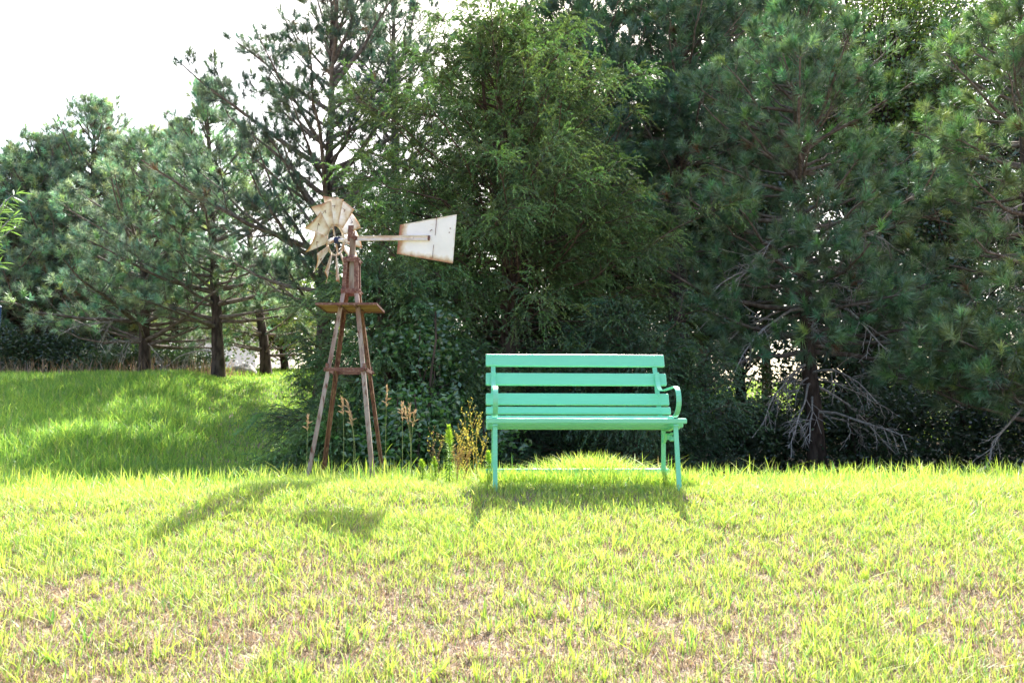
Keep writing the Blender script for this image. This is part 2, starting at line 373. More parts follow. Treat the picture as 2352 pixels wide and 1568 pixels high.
    for side in (-.0012, .0012):
        for i in range(ns+1):
            s = i/ns; al = .395+.465*s; hh = .111+(.180-.111)*s
            for j in range(nu+1):
                q = -1+2*j/nu
                p = H+a*al+u*(q*hh-.006)+w*(.006+side+.004*math.sin(3.3*s+q))
                V.append(p); Cc.append(max(max(0, .66-s*3.6), max(0, .54-(q+1)*1.5), max(0, .28-(1-q)*4), max(0, .2-(1-s)*5)))
    n1 = (ns+1)*(nu+1); fc = []
    for i in range(ns):
        for j in range(nu):
            b = i*(nu+1)+j; fc.append((b, b+1, b+nu+2, b+nu+1)); fc.append((n1+b, n1+b+nu+1, n1+b+nu+2, n1+b+1))
    edge = [i*(nu+1) for i in range(ns+1)]+[ns*(nu+1)+j for j in range(1, nu+1)]+[i*(nu+1)+nu for i in range(ns-1, -1, -1)]+[j for j in range(nu-1, 0, -1)]
    for k in range(len(edge)): e0, e1 = edge[k], edge[(k+1) % len(edge)]; fc.append((e0, e1, n1+e1, n1+e0))
    nmh.add([tuple(v) for v in V], fc, np.repeat(np.array(Cc)[:, None], 3, 1)); vane = link('tail_vane', nmh.mesh('tail_vane'), M['white'], root)
    for (aa, uu, ll) in ((.70, .09, .14), (.695, -.1, .10)):
        m = MB(); m.box(H+a*aa+u*uu+w*.0018, (.002, .004, ll), Rm); m.build('vane_seam', M['rust'], vane)
    m = MB(); m.box(H+a*.652+w*-.002, (.012, .012, .036), Rm); m.build('boom_clip', M['rust'], vane)
    for (aa, uu) in ((.66, .055), (.67, .06), (.82, .07), (.815, .04)):
        m = MB(); m.tube([H+a*aa+u*uu, H+a*aa+u*uu-w*.004], .004, 6); m.build('rivet', M['rust'], vane)
    # wheel
    wb = Rm; hubc = hub
    def wp(r, ang, al=0): return hubc+a*al+(w*math.cos(ang)+u*math.sin(ang))*r
    m = MB()
    ringp = [wp(.114, 2*math.pi*k/48) for k in range(48)]
    b = len(m.v)
    for k in range(48):
        ang = 2*math.pi*k/48
        for (r, al) in ((.1085, -.008), (.1195, -.008), (.1195, .008), (.1085, .008)): m.v.append(wp(r, ang, al))
    for k in range(48):
        for q in range(4): m.f.append([b+k*4+q, b+k*4+(q+1) % 4, b+((k+1) % 48)*4+(q+1) % 4, b+((k+1) % 48)*4+q])
    b = len(m.v)
    wheel = m.build('wheel_ring', M['ringpaint'], root)
    m = MB(); m.tube([wp(.262, 2*math.pi*k/60, .012) for k in range(61)], .0016, 5); m.build('outer_wire', M['rust'], wheel)
    for k in range(4):
        ang = R(20+90*k+8); m = MB(); m.prism([(-.009, -.002), (.009, -.002), (.009, .002), (-.009, .002)], wp(.016, ang), wp(.109, ang), (w*-math.sin(ang)+u*math.cos(ang)), a)
        m.build('spoke', M['ringpaint'], wheel)
    nb = 12
    for k in range(nb):
        ang = 2*math.pi*(k+.5)/nb; rad = w*math.cos(ang)+u*math.sin(ang); tan = -w*math.sin(ang)+u*math.cos(ang)
        pit = R(PITCHB); bd = tan*math.cos(pit)+a*math.sin(pit); bn = rad.cross(bd)
        nb_ = NM(); V = []; Cc = []; nr, nc = 8, 6
        for side in (-.0008, .0008):
            for i in range(nr+1):
                s = i/nr; r = .118+(.322-.118)*s; hw = .031+.057*s
                for j in range(nc+1):
                    q = -1+2*j/nc; rr = r+(.014*q if s == 1 else 0)
                    V.append(hubc+rad*rr+bd*(q*hw)+bn*(side+.010*(1-q*q)*(.4+s)))
                    Cc.append(max(max(0, .52-(1-s)*2.4), max(0, .42-(q+1)*.26*(1.2-.6*s)), .06, max(0, .36-s)))
        n1 = (nr+1)*(nc+1); fc = []
        for i in range(nr):
            for j in range(nc):
                b = i*(nc+1)+j; fc.append((b, b+1, b+nc+2, b+nc+1)); fc.append((n1+b, n1+b+nc+1, n1+b+nc+2, n1+b+1))
        edge = [i*(nc+1) for i in range(nr+1)]+[nr*(nc+1)+j for j in range(1, nc+1)]+[i*(nc+1)+nc for i in range(nr-1, -1, -1)]+[j for j in range(nc-1, 0, -1)]
        for e in range(len(edge)): e0, e1 = edge[e], edge[(e+1) % len(edge)]; fc.append((e0, e1, n1+e1, n1+e0))
        nb_.add([tuple(v) for v in V], fc, np.repeat(np.array(Cc)[:, None], 3, 1))
        bl = link('blade', nb_.mesh('blade', True), M['white'], wheel)
        m = MB(); pc = hubc+rad*.262; m.tube([pc+a*.012, pc+bn*.018], .003, 5); m.tube([pc-rad*.02+bn*.014, pc+bn*.014], .0022, 5); m.build('rivet', M['rust'], bl)
    return root
PITCHB = -27
M['boom'] = noisy('boom_paint', (.70, .66, .64), (.45, .26, .18), 12, .5, lo=.5, hi=.68, bump=.1, stretch=(.4, 1, 1))
M['ringpaint'] = noisy('ring_paint', (.62, .56, .46), (.38, .24, .12), 14, .6, lo=.42, hi=.62, bump=.1)
make_windmill()
# ------------------------------------------------------------------ trees
def tuft_batch(nm, rng, p, d, n, length, width, axisl, cols, spread=(.12, 1.42)):
    """needle tufts: p, d (m,3); n needles each"""
    m = len(p); s = rng.random((m, n)); ph = spread[0]+(spread[1]-spread[0])*rng.random((m, n))*(1.15-.5*s)
    D = np.repeat(d[:, None], n, 1); q = perp(rng, D)
    nd = norm(D*np.cos(ph)[..., None]+q*np.sin(ph)[..., None])
    L = length*(.75+.4*rng.random((m, n)))
    b = p[:, None]+D*(axisl*s)[..., None]; e = b+nd*L[..., None]; e[..., 2] -= .10*L
    wv = perp(rng, nd)*width/2
    V = np.stack([b-wv, b+wv, e], 2).reshape(-1, 3)
    f = np.arange(m*n*3).reshape(-1, 3)
    c = np.repeat(cols, n*3, 0)*np.repeat(.8+.4*rng.random(m*n), 3)[:, None]
    nm.add(V, f, c)
def bez(p0, d, L, up, k, rng, wob=.04):
    """curved shoots: start p0 (n,3), unit dir d, length L (n,), upward bend; returns (n,k,3)"""
    s = np.linspace(0, 1, k)[None, :, None]; L = L[:, None, None]
    P_ = p0[:, None]+d[:, None]*s*L; P_[..., 2] += (np.asarray(up).reshape(-1, 1)*L[..., 0]*s[..., 0]**2)
    w = rng.normal(size=(len(p0), k, 3))*wob*L*s; w = np.cumsum(w, 1)*.5
    return P_+w
def path_at(P_, s):
    k = P_.shape[1]; f = s*(k-1); i = np.clip(f.astype(int), 0, k-2); t = (f-i)[:, None]
    n = np.arange(len(P_)); a = P_[n, i]; b = P_[n, i+1]
    return a*(1-t)+b*t, norm(b-a)
def pine(name, label, group, base, apex, lean, cb, Rmax, seed, prof, whorl=.42, nper=5, tn=34, tl=.15, tw=.006, sub=1.0,
         trunk_r=.12, elev=(-5, 50), col0=(.045, .10, .065), dens=1.0, dead=0, low=None, cat='pine tree', twl=.30, thin=False, wild=.5, dq=(.10, .12), daz=None):  # thin: use the needle copy that has the backlit glow put in
    rng = np.random.default_rng(seed)
    base = np.array(base, float); apex = np.array(apex, float); H = apex[2]-base[2]
    root = empty(name, tuple(base)); tag(root, label, cat, group)
    k = 14; s = np.linspace(0, 1, k); lean = np.array(lean, float)
    T = (apex-base)[None]*s[:, None]+lean[None]*(np.sin(s*np.pi))[:, None]+np.cumsum(rng.normal(size=(k, 3))*[.02, .02, 0], 0)*(s*(1-s)*4)[:, None]
    bark = NM(); rad = trunk_r*(1-s)**.85+.012; rad[0] *= 1.35; rad[1] *= 1.08
    T0 = T.copy(); T0[0, 2] -= .3
    tubes(bark, T0, rad, 10)
    def tp(q): f = q*(k-1); i = int(min(f, k-2)); t = f-i; return T[i]*(1-t)+T[i+1]*t
    P0 = []; D = []; LL = []; UP = []; Q = []
    q = cb
    while q < .985:
        np_ = nper+rng.integers(-1, 2); az0 = rng.random()*6.28; tq = (q-cb)/(1-cb)
        for j in range(np_):
            if rng.random() > dens and q < .9: continue
            az = az0+j*2*np.pi/np_+rng.normal()*.25; qq = min(q+rng.normal()*.012, .985)
            el = R(elev[0]+(elev[1]-elev[0])*tq**1.2+rng.normal()*7); r = Rmax*prof(tq)*(.95-.5*wild+wild*rng.random()*1.1)
            P0.append(tp(qq)); D.append((math.cos(az)*math.cos(el), math.sin(az)*math.cos(el), math.sin(el))); LL.append(max(r, .12)); UP.append(.12+.22*rng.random()); Q.append(qq)
        q += whorl/H*(1-.45*tq)
    P0 = np.array(P0); D = norm(np.array(D)); LL = np.array(LL); Q = np.array(Q); UP = np.array(UP)
    if low is not None:
        for (q_, az, el, l, up) in low:
            P0 = np.vstack([P0, tp(q_)]); D = np.vstack([D, norm(np.array([math.cos(R(az))*math.cos(R(el)), math.sin(R(az))*math.cos(R(el)), math.sin(R(el))]))])
            LL = np.append(LL, l); UP = np.append(UP, up); Q = np.append(Q, q_)
    B = bez(P0, D, LL, UP, 8, rng)
    br = (.012+.016*LL)[:, None]*(1-np.linspace(0, 1, 8)*.8)[None]
    tubes(bark, B, br, 5, mi=1)
    # secondary twigs
    ns = np.maximum(3, (LL/.15*sub)).astype(int); bi = np.repeat(np.arange(len(B)), ns)
    s2 = .28+.72*rng.random(len(bi))**.75; p2, d2 = path_at(B[bi], s2)
    side = perp(rng, d2); side[:, 2] *= .55; side[:, 2] += .12; side = norm(side)
    d3 = norm(d2*.75+side*.9); l2 = (twl*LL[bi]*(1.08-s2)*(.6+.8*rng.random(len(bi)))+.10)
    S = bez(p2, d3, l2, np.full(len(bi), .35), 5, rng, .03)
    tubes(bark, S, np.maximum(.0045, .010*l2)[:, None]*np.linspace(1.3, .6, 5)[None], 4, mi=1)
    # tertiary points carrying tufts
    tips, td = S[:, -1], norm(S[:, -1]-S[:, -2])
    n3 = np.maximum(1, (l2/.17*sub)).astype(int); si = np.repeat(np.arange(len(S)), n3)
    s3 = .5+.45*rng.random(len(si)); p3, dd3 = path_at(S[si], s3); sd_ = perp(rng, dd3)
    d4 = norm(dd3*.6+sd_*.7+[0, 0, .35]); p3e = p3+d4*.06
    allp = np.vstack([tips, p3e, B[:, -1]]); alld = norm(np.vstack([td+[0, 0, .25], d4, norm(B[:, -1]-B[:, -2])]))
    tubes(bark, np.stack([p3, p3e], 1), np.full((len(p3), 2), .004), 3, mi=1)
    m = len(allp); c = np.array(col0)[None]*2.3*(.45+1.15*rng.random((m, 1))**1.3)*np.stack([.75+.7*rng.random(m), np.ones(m), .7+.5*rng.random(m)], -1)
    newg = rng.random(m) < .12; c[newg] = c[newg]*[1.45, 1.3, .9]
    dry = rng.random(m) < .012; c[dry] = [.16, .09, .04]
    cr = NM(); tuft_batch(cr, rng, allp, alld, tn, tl, tw, tl*.75, c)
    if dead:
        dn = NM(); nd_ = dead; az = rng.random(nd_)*6.28 if daz is None else R(270)+np.where(rng.random(nd_) < .5, -1, 1)*np.radians(15+daz*rng.random(nd_)); q_ = dq[0]+rng.random(nd_)*(cb+dq[1]-.0)
        p = np.array([tp(x) for x in q_]); el = R(-2)+rng.normal(size=nd_)*.25
        d = norm(np.stack([np.cos(az)*np.cos(el), np.sin(az)*np.cos(el), np.sin(el)], -1)); l = .7+1.0*rng.random(nd_) if daz is None else .9+1.1*rng.random(nd_)
        A = bez(p, d, l, -.30-.35*rng.random(nd_), 9, rng, .05); tubes(dn, A, (.012*l)[:, None]*np.linspace(1.3, .3, 9)[None], 5)
        m2 = rng.integers(7, 13, nd_); ai = np.repeat(np.arange(nd_), m2); s2 = .3+.65*rng.random(len(ai)); p2, d2 = path_at(A[ai], s2)
        d3 = norm(d2+perp(rng, d2)*.9+[0, 0, -.25]); l3 = l[ai]*(1.1-s2)*(.25+.4*rng.random(len(ai))); A2 = bez(p2, d3, l3, -.25*rng.random(len(ai)), 6, rng, .09)
        tubes(dn, A2, (.007+0*l3)[:, None]*np.linspace(1.2, .5, 6)[None], 4)
        a3 = np.repeat(np.arange(len(A2)), 3); s3 = .3+.6*rng.random(len(a3)); p4, d5 = path_at(A2[a3], s3); d6 = norm(d5+perp(rng, d5)*.9)
        A3 = bez(p4, d6, l3[a3]*.5*rng.random(len(a3))+.04, np.zeros(len(a3)), 4, rng, .08); tubes(dn, A3, np.full((len(A3), 4), .0042), 3)
        me = dn.mesh('dead_branches', True); link('dead_branches', me, M['dead'], root)
    me = bark.mesh('trunk', True); link('trunk', me, [M['bark'], M['twig']], root)
    me = cr.mesh('crown'); link('crown', me, M['needle_lit' if thin else 'needle'], root)
    return root
def on_ground(px, Y): x = P(px, 900, Y).x; return (x, Y, gz(x, Y))
pf_col = lambda t: (1-t)**.55*(.75+.25*math.sin(min(1, t*3)*1.57)) if t < 1 else 0
pf_round = lambda t: max(.06, (1-t**1.6))*(.8+.2*min(1, t*4))
pf_cone = lambda t: (1-t)**.8+.05
G1 = 'pines lining the back of the lawn'
def A(px, py, Y): return tuple(P(px, py, Y))
pine('pine_tree', 'large pine right of the bench with pale dead twigs hanging round its lower trunk', G1, on_ground(1872, 13.1), A(1840, -15, 13.0), (-.08, 0, 0), .30, 2.45, 11, pf_round,
     whorl=.42, nper=6, tn=66, tl=.165, tw=.009, elev=(-8, 45), dead=24, dq=(.12, .10), daz=85, trunk_r=.13, col0=(.046, .100, .052), dens=.9, low=[(.40, 262, 5, 2.0, .1), (.48, 285, 8, 1.8, .1), (.33, 280, 0, 2.2, .05), (.56, 258, 12, 1.7, .1), (.64, 275, 18, 1.5, .1), (.36, 240, 0, 2.2, 0), (.30, 255, -6, 2.0, 0), (.29, 300, -8, 2.2, 0), (.27, 215, -8, 2.4, 0), (.27, 330, -8, 2.2, 0), (.72, 265, 22, 1.3, .1)])
pine('pine_tree', 'pine filling the right edge with one low branch reaching over dark undergrowth', G1, on_ground(2385, 11.6), A(2340, -60, 11.6), (0, 0, 0), .42, 1.75, 12, pf_round,
     whorl=.40, nper=6, tn=66, tl=.165, tw=.009, elev=(0, 45), trunk_r=.17, col0=(.060, .112, .050), dens=.85, low=[(.13, 200, 8, 2.0, .05), (.15, 225, 6, 2.4, .02), (.17, 190, 6, 2.2, .02), (.14, 245, 6, 2.2, .0), (.24, 205, 2, 2.4, 0), (.21, 185, 4, 2.2, 0), (.33, 205, -4, 1.8, -.05), (.36, 235, 0, 2.0, -.1), (.31, 250, -8, 1.8, -.1), (.34, 190, 2, 1.6, -.1), (.30, 222, -10, 2.2, -.05), (.20, 225, 0, 2.3, -.02), (.17, 212, 4, 2.0, .0), (.22, 240, 2, 2.2, -.05), (.19, 200, 2, 1.9, 0), (.23, 218, 4, 2.4, 0), (.27, 232, -6, 2.3, -.02), (.25, 215, -4, 2.0, -.05), (.5, 250, 10, 1.5, 0), (.6, 240, 15, 1.4, 0)], dead=7)
pine('pine_tree', 'tall airy pine left of the windmill with sky showing through its branches', G1, on_ground(742, 14.6), A(760, -15, 14.4), (-.1, 0, 0), .20, 2.55, 13, lambda t: (1-t**2.2)*(.55+.45*min(1, (t+.15)*2))+.06,
     whorl=.50, nper=5, tn=60, tl=.15, tw=.009, elev=(14, 58), trunk_r=.13, col0=(.045, .080, .055), sub=1.1, dens=.95, thin=True, wild=.8)
pine('pine_tree', 'pine behind the tail of the windmill, its top against the sky', G1, on_ground(930, 17.5), A(905, -60, 17.5), (0, 0, 0), .36, 2.1, 14, pf_round,
     whorl=.5, tn=44, tl=.16, tw=.011, elev=(10, 55), trunk_r=.15, col0=(.035, .080, .062), sub=.8)
pine('pine_tree', 'dense blue green pine above the left half of the bench', G1, on_ground(1350, 17.5), A(1330, -110, 17.5), (.1, 0, 0), .38, 2.4, 15, pf_round,
     whorl=.42, nper=6, tn=58, tl=.20, tw=.013, elev=(5, 50), trunk_r=.16, col0=(.040, .090, .055))
pine('pine_tree', 'pine with bare dark trunk above the right end of the bench', G1, on_ground(1545, 17.0), A(1560, -130, 17.0), (.05, 0, 0), .50, 2.2, 16, pf_round,
     whorl=.40, nper=6, tn=58, tl=.20, tw=.013, elev=(5, 50), trunk_r=.22, col0=(.040, .088, .052))
pine('pine_tree', 'slim leaning pine trunk just right of the bare trunk above the bench', G1, on_ground(1600, 18.5), A(1690, -130, 18.5), (.0, 0, 0), .50, 2.3, 17, pf_round,
     whorl=.45, nper=5, tn=50, tl=.20, tw=.013, elev=(5, 50), trunk_r=.16, col0=(.042, .085, .050))
lab = ['small pine with straight dark trunk standing on the bank nearest the windmill', 'pine with slightly leaning trunk on the bank, second from the windmill side',
       'tallest of the pines at the far left, pointed top against the sky', 'pine at far left between the pointed one and the picture edge', 'thin trunked pine at far left in front of the dry grass', 'pine at the left edge of the picture']
for i, (bx, Y, ax_, ay, rr, cb, sd_) in enumerate(((497, 17.0, 470, 215, 1.9, .20, 21), (328, 17.6, 330, 320, 2.0, .16, 22), (205, 22.5, 218, 245, 2.6, .16, 23), (118, 21.8, 95, 330, 2.4, .14, 24), (74, 21.2, 150, 420, 2.1, .18, 25), (4, 21.0, 28, 370, 2.4, .14, 26))):
    pine('pine_tree', lab[i], G1, on_ground(bx+4, Y), A(ax_, ay, Y), (0, 0, 0), cb, rr, sd_, (lambda t: (1-t**1.3)*.95+.06), whorl=.36, nper=6, thin=True, wild=.95, tn=44, tl=.15, tw=.012, elev=(2, 55), trunk_r=.115,
         col0=(.100, .165, .110), sub=.95, dead=4, low=[(cb, 180, 0, rr*1.0, .1), (cb, 0, 0, rr*.9, .1)])  # backlight and veiling glare are put into the lighter needle colour
for i, (bx, Y, ax_, ay, rr, lb_) in enumerate(((262, 22, 262, 335, 2.0, 'pine behind the pointed one, between it and the leaning trunk'), (405, 22, 410, 290, 2.0, 'pine behind the gap between the two trunks on the bank'), (150, 26.5, 160, 330, 2.5, 'pine hidden behind the pointed one at far left'), (20, 26, 60, 420, 2.5, 'dim pine behind those at the left edge'))):
    pine('pine_tree', lb_, G1, on_ground(bx, Y), A(ax_, ay, Y), (0, 0, 0), .12, rr, 60+i, pf_round, whorl=.45, nper=6, tn=34, tl=.17, tw=.016, elev=(2, 50), trunk_r=.15, col0=(.10, .145, .09), sub=.7, thin=True, wild=.9)  # paler needle colour again holds the backlight and glare
# filler pine between the bank pines and the tall one
pine('pine_tree', 'leafy pine between the bank pines and the tall airy one', G1, on_ground(612, 21), A(560, 330, 21), (0, 0, 0), .1, 2.0, 27, pf_col, whorl=.5, nper=5, tn=24, tl=.15, tw=.011, elev=(2, 50), col0=(.07, .11, .06), sub=.7)
# ------------------------------------------------------------------ junipers
def juniper(name, label, base, H, Rb, seed, prof, nb=150, nsp=5200, group='junipers behind the bench and windmill', col0=(.10, .185, .060), fork=None, flat=1.0):
    rng = np.random.default_rng(seed); base = np.array(base, float)
    root = empty(name, tuple(base)); tag(root, label, 'juniper', group)
    bark = NM(); k = 10; s = np.linspace(0, 1, k)
    T = np.stack([.08*np.sin(s*5), .05*np.cos(s*4), H*.95*s], -1); T0 = T.copy(); T0[0, 2] -= .3
    tubes(bark, T0, .035*H*(1-s)**.8*.6+.015, 9)
    if fork:
        for (q, dx, dy) in fork:
            i = int(q*(k-1)); F0 = T[i]; Hh = H*.9-F0[2]; ss = np.linspace(0, 1, 8)
            Fk = F0+np.stack([dx*ss**.7, dy*ss**.7, Hh*ss], -1); tubes(bark, Fk, .07*(1-ss)+.012, 7)
    q = rng.random(nb)**.85*.95+.02; P0 = np.stack([np.interp(q*.95, s, T[:, i]/1.0) if i < 2 else q*H*.95 for i in range(3)], -1)
    az = rng.random(nb)*6.28; r = np.array([prof(x) for x in q])*Rb*(.5+.65*rng.random(nb)); el = R(-2)+q*R(40)+rng.normal(size=nb)*.18
    D = np.stack([np.cos(az)*np.cos(el), np.sin(az)*np.cos(el)*flat, np.sin(el)], -1); D = norm(D)
    B = bez(P0, D, np.maximum(r, .2)/np.maximum(.5, np.cos(el)), .10-.22*rng.random(nb), 8, rng, .085)
    tubes(bark, B, (.004+.006*r)[:, None]*np.linspace(1.2, .25, 8)[None], 5)
    # foliage boughs: sub-branches, then drooping sprays along them
    wgt = np.maximum(r, .2); bi = rng.choice(nb, int(nsp/7), p=wgt/wgt.sum()); s2 = .15+.87*rng.random(len(bi))**.7; s2 = np.minimum(s2, .99)
    p2, d2 = path_at(B[bi], s2); sd_ = perp(rng, d2); sd_[:, 2] = sd_[:, 2]*.5+.15; d3 = norm(d2*.8+sd_*.8); l2 = .22+.38*rng.random(len(bi))*np.minimum(1, r[bi])
    S = bez(p2, d3, l2, -.05-.2*rng.random(len(bi)), 6, rng, .06); tubes(bark, S, np.full((len(S), 6), 1.)*np.linspace(.006, .002, 6)[None], 3)
    si = np.repeat(np.arange(len(S)), 7); s3 = .12+.88*rng.random(len(si)); s3 = np.minimum(s3, .995); p, d = path_at(S[si], s3)
    m = len(p); sd_ = perp(rng, d); ax = norm(d*.9+sd_*.65+[0, 0, .30]); Ls = .18+.22*rng.random(m)
    A_ = bez(p, ax, Ls, -.40-.45*rng.random(m), 5, rng, .03)      # spray spines, drooping
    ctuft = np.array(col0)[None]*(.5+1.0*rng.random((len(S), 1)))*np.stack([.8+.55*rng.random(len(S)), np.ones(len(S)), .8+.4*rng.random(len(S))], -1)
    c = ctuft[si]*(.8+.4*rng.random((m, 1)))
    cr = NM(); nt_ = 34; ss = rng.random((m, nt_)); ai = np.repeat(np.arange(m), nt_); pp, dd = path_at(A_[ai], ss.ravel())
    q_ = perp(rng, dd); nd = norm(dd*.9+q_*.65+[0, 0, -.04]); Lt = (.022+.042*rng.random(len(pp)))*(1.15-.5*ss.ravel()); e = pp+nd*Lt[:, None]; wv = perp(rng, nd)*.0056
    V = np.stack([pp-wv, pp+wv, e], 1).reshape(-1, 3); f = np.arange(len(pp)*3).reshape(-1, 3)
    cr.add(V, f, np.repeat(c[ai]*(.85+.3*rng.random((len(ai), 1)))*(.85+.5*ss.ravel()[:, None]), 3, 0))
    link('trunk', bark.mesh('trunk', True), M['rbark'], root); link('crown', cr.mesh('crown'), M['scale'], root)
    return root
def jbase(px, Y): return on_ground(px, Y)
b = jbase(1160, 13.0)
juniper('juniper_tree', 'broad yellow green juniper with drooping sprays filling the middle behind the bench', b, P(1160, 0, 13.0).z-b[2], 2.95, 31, lambda q: (.80+.20*math.sin(q*3))*(1-q**1.9)+.10, nb=400, nsp=31000, fork=[(.45, -.5, .1), (.5, .6, -.1)])
b = jbase(880, 10.4)
juniper('juniper_tree', 'low spreading juniper between the windmill legs and the tall juniper', b, P(880, 600, 10.4).z-b[2], 1.15, 32, lambda q: (1-q**1.8)*.95+.08, nb=140, nsp=6500, col0=(.085, .17, .065))
b = jbase(1440, 10.9)
juniper('juniper_tree', 'dark low juniper seen through the back slats of the bench', b, P(1440, 720, 10.9).z-b[2], 1.5, 33, lambda q: (1-q**1.8)*.95+.08, nb=120, nsp=6000, col0=(.045, .10, .045))
b = jbase(790, 9.6)
juniper('juniper_shrub', 'juniper boughs sprawling into the grassy hollow left of the windmill', b, .62, .75, 34, lambda q: (1-q**1.5)+.05, nb=80, nsp=3000, col0=(.10, .20, .06))
# ------------------------------------------------------------------ broadleaf trees and shrubs
def leaves(nm, rng, p, size, c, droop=.3):
    m = len(p); d = norm(rng.normal(size=(m, 3))*[1, 1, .5]-[0, 0, droop]); w = perp(rng, d); L = size*(.7+.6*rng.random(m))
    a = p; e = p+d*L[:, None]; nrm = np.cross(d, w); mid = p+d*(L*.45)[:, None]; ww = w*(L*.30)[:, None]; up = nrm*(L*.08)[:, None]
    V = np.stack([a, mid+ww+up, e, mid-ww+up], 1).reshape(-1, 3)
    f = np.arange(m*4).reshape(-1, 4); f = np.concatenate([f[:, [0, 1, 2]], f[:, [0, 2, 3]]])
    nm.add(V, f, np.repeat(c, 4, 0))
def broadleaf(name, label, cat, group, base, H, Rr, seed, nleaf=16000, size=.075, col0=(.06, .13, .04), stems=1, cb=.3, tr=.10, clump=.28, ncl=None, squash=1.0):
    rng = np.random.default_rng(seed); root = empty(name, tuple(base)); tag(root, label, cat, group)
    bark = NM(); cr = NM(); ncl = ncl or int(70*Rr*H/4)
    # clump centres in an ellipsoid between cb*H and H
    u = norm(rng.normal(size=(ncl, 3))); rr = rng.random(ncl)**.45; cz = H*(cb+1)/2; hz = H*(1-cb)/2
    C = np.stack([u[:, 0]*rr*Rr, u[:, 1]*rr*Rr*squash, cz+u[:, 2]*rr*hz], -1)
    stems_p = []
    for sidx in range(stems):
        off = rng.normal(size=2)*(.12 if stems > 1 else 0); k = 8; s = np.linspace(0, 1, k); top = np.array([rng.normal()*Rr*.25, rng.normal()*Rr*.25, H*.9])
        T = np.stack([off[0]+top[0]*s**1.5, off[1]+top[1]*s**1.5, -.3+(top[2]+.3)*s], -1)+np.cumsum(rng.normal(size=(k, 3))*.03, 0)*s[:, None]; stems_p.append(T); tubes(bark, T, tr*(1-s)**.8/(stems**.4)+.008, 8)
    for i in range(ncl):
        T = stems_p[i % stems]; zt = C[i, 2]*(.45+.3*rng.random()); p0 = np.array([np.interp(zt, T[:, 2], T[:, j]) for j in range(3)]); s = np.linspace(0, 1, 6)[:, None]
        pth = p0*(1-s)+C[i]*s; pth[:, 2] += .12*H*.3*np.sin(s[:, 0]*3.14); pth += rng.normal(size=pth.shape)*.03*s; tubes(bark, pth, np.linspace(.018, .004, 6)*min(1.5, H/3), 4)
    ci = rng.integers(0, ncl, nleaf); p = C[ci]+rng.normal(size=(nleaf, 3))*clump*[1, 1, .65]
    cc = np.array(col0)[None]*(.7+.6*rng.random((ncl, 1)))[ci]*(.75+.5*rng.random((nleaf, 1)))*np.stack([.8+.5*rng.random(nleaf), np.ones(nleaf), .8+.4*rng.random(nleaf)], -1)
    p = p[p[:, 2] > .02]; cc = cc[:len(p)]
    leaves(cr, rng, p, size, cc)
    link('trunk' if stems == 1 else 'stems', bark.mesh('trunk', True), M['bark'], root); link('crown', cr.mesh('crown'), M['leaf'], root)
    return root
G2 = 'broadleaf trees behind the pines'
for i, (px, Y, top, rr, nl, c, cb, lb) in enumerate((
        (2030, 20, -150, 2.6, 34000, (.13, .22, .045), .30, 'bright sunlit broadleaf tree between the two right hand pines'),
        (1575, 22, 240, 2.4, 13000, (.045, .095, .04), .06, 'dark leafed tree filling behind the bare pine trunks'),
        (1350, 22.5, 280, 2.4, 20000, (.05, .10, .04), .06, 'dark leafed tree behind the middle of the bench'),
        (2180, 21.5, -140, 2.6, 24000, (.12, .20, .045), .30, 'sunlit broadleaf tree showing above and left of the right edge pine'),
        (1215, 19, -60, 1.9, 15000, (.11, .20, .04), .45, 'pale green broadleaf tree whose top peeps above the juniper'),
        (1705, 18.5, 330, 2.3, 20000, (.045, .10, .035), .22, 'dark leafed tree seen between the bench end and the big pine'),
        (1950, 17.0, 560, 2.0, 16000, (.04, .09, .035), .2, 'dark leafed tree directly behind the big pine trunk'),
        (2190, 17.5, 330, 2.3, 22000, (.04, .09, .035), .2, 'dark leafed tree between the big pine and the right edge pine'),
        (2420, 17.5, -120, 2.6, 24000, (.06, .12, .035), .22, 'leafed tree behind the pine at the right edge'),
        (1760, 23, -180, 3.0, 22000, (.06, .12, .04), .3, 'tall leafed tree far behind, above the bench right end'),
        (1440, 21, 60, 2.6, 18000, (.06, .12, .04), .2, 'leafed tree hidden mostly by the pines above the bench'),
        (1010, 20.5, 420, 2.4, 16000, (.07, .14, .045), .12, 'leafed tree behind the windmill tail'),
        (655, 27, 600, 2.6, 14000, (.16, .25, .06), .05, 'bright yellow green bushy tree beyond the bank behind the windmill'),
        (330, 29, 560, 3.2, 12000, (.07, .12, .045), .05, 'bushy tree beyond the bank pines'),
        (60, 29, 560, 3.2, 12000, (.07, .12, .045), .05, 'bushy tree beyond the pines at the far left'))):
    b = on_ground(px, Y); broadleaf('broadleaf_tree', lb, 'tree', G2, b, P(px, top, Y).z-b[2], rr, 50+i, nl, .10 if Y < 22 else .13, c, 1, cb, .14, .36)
G3 = 'shrubs in the dark undergrowth'
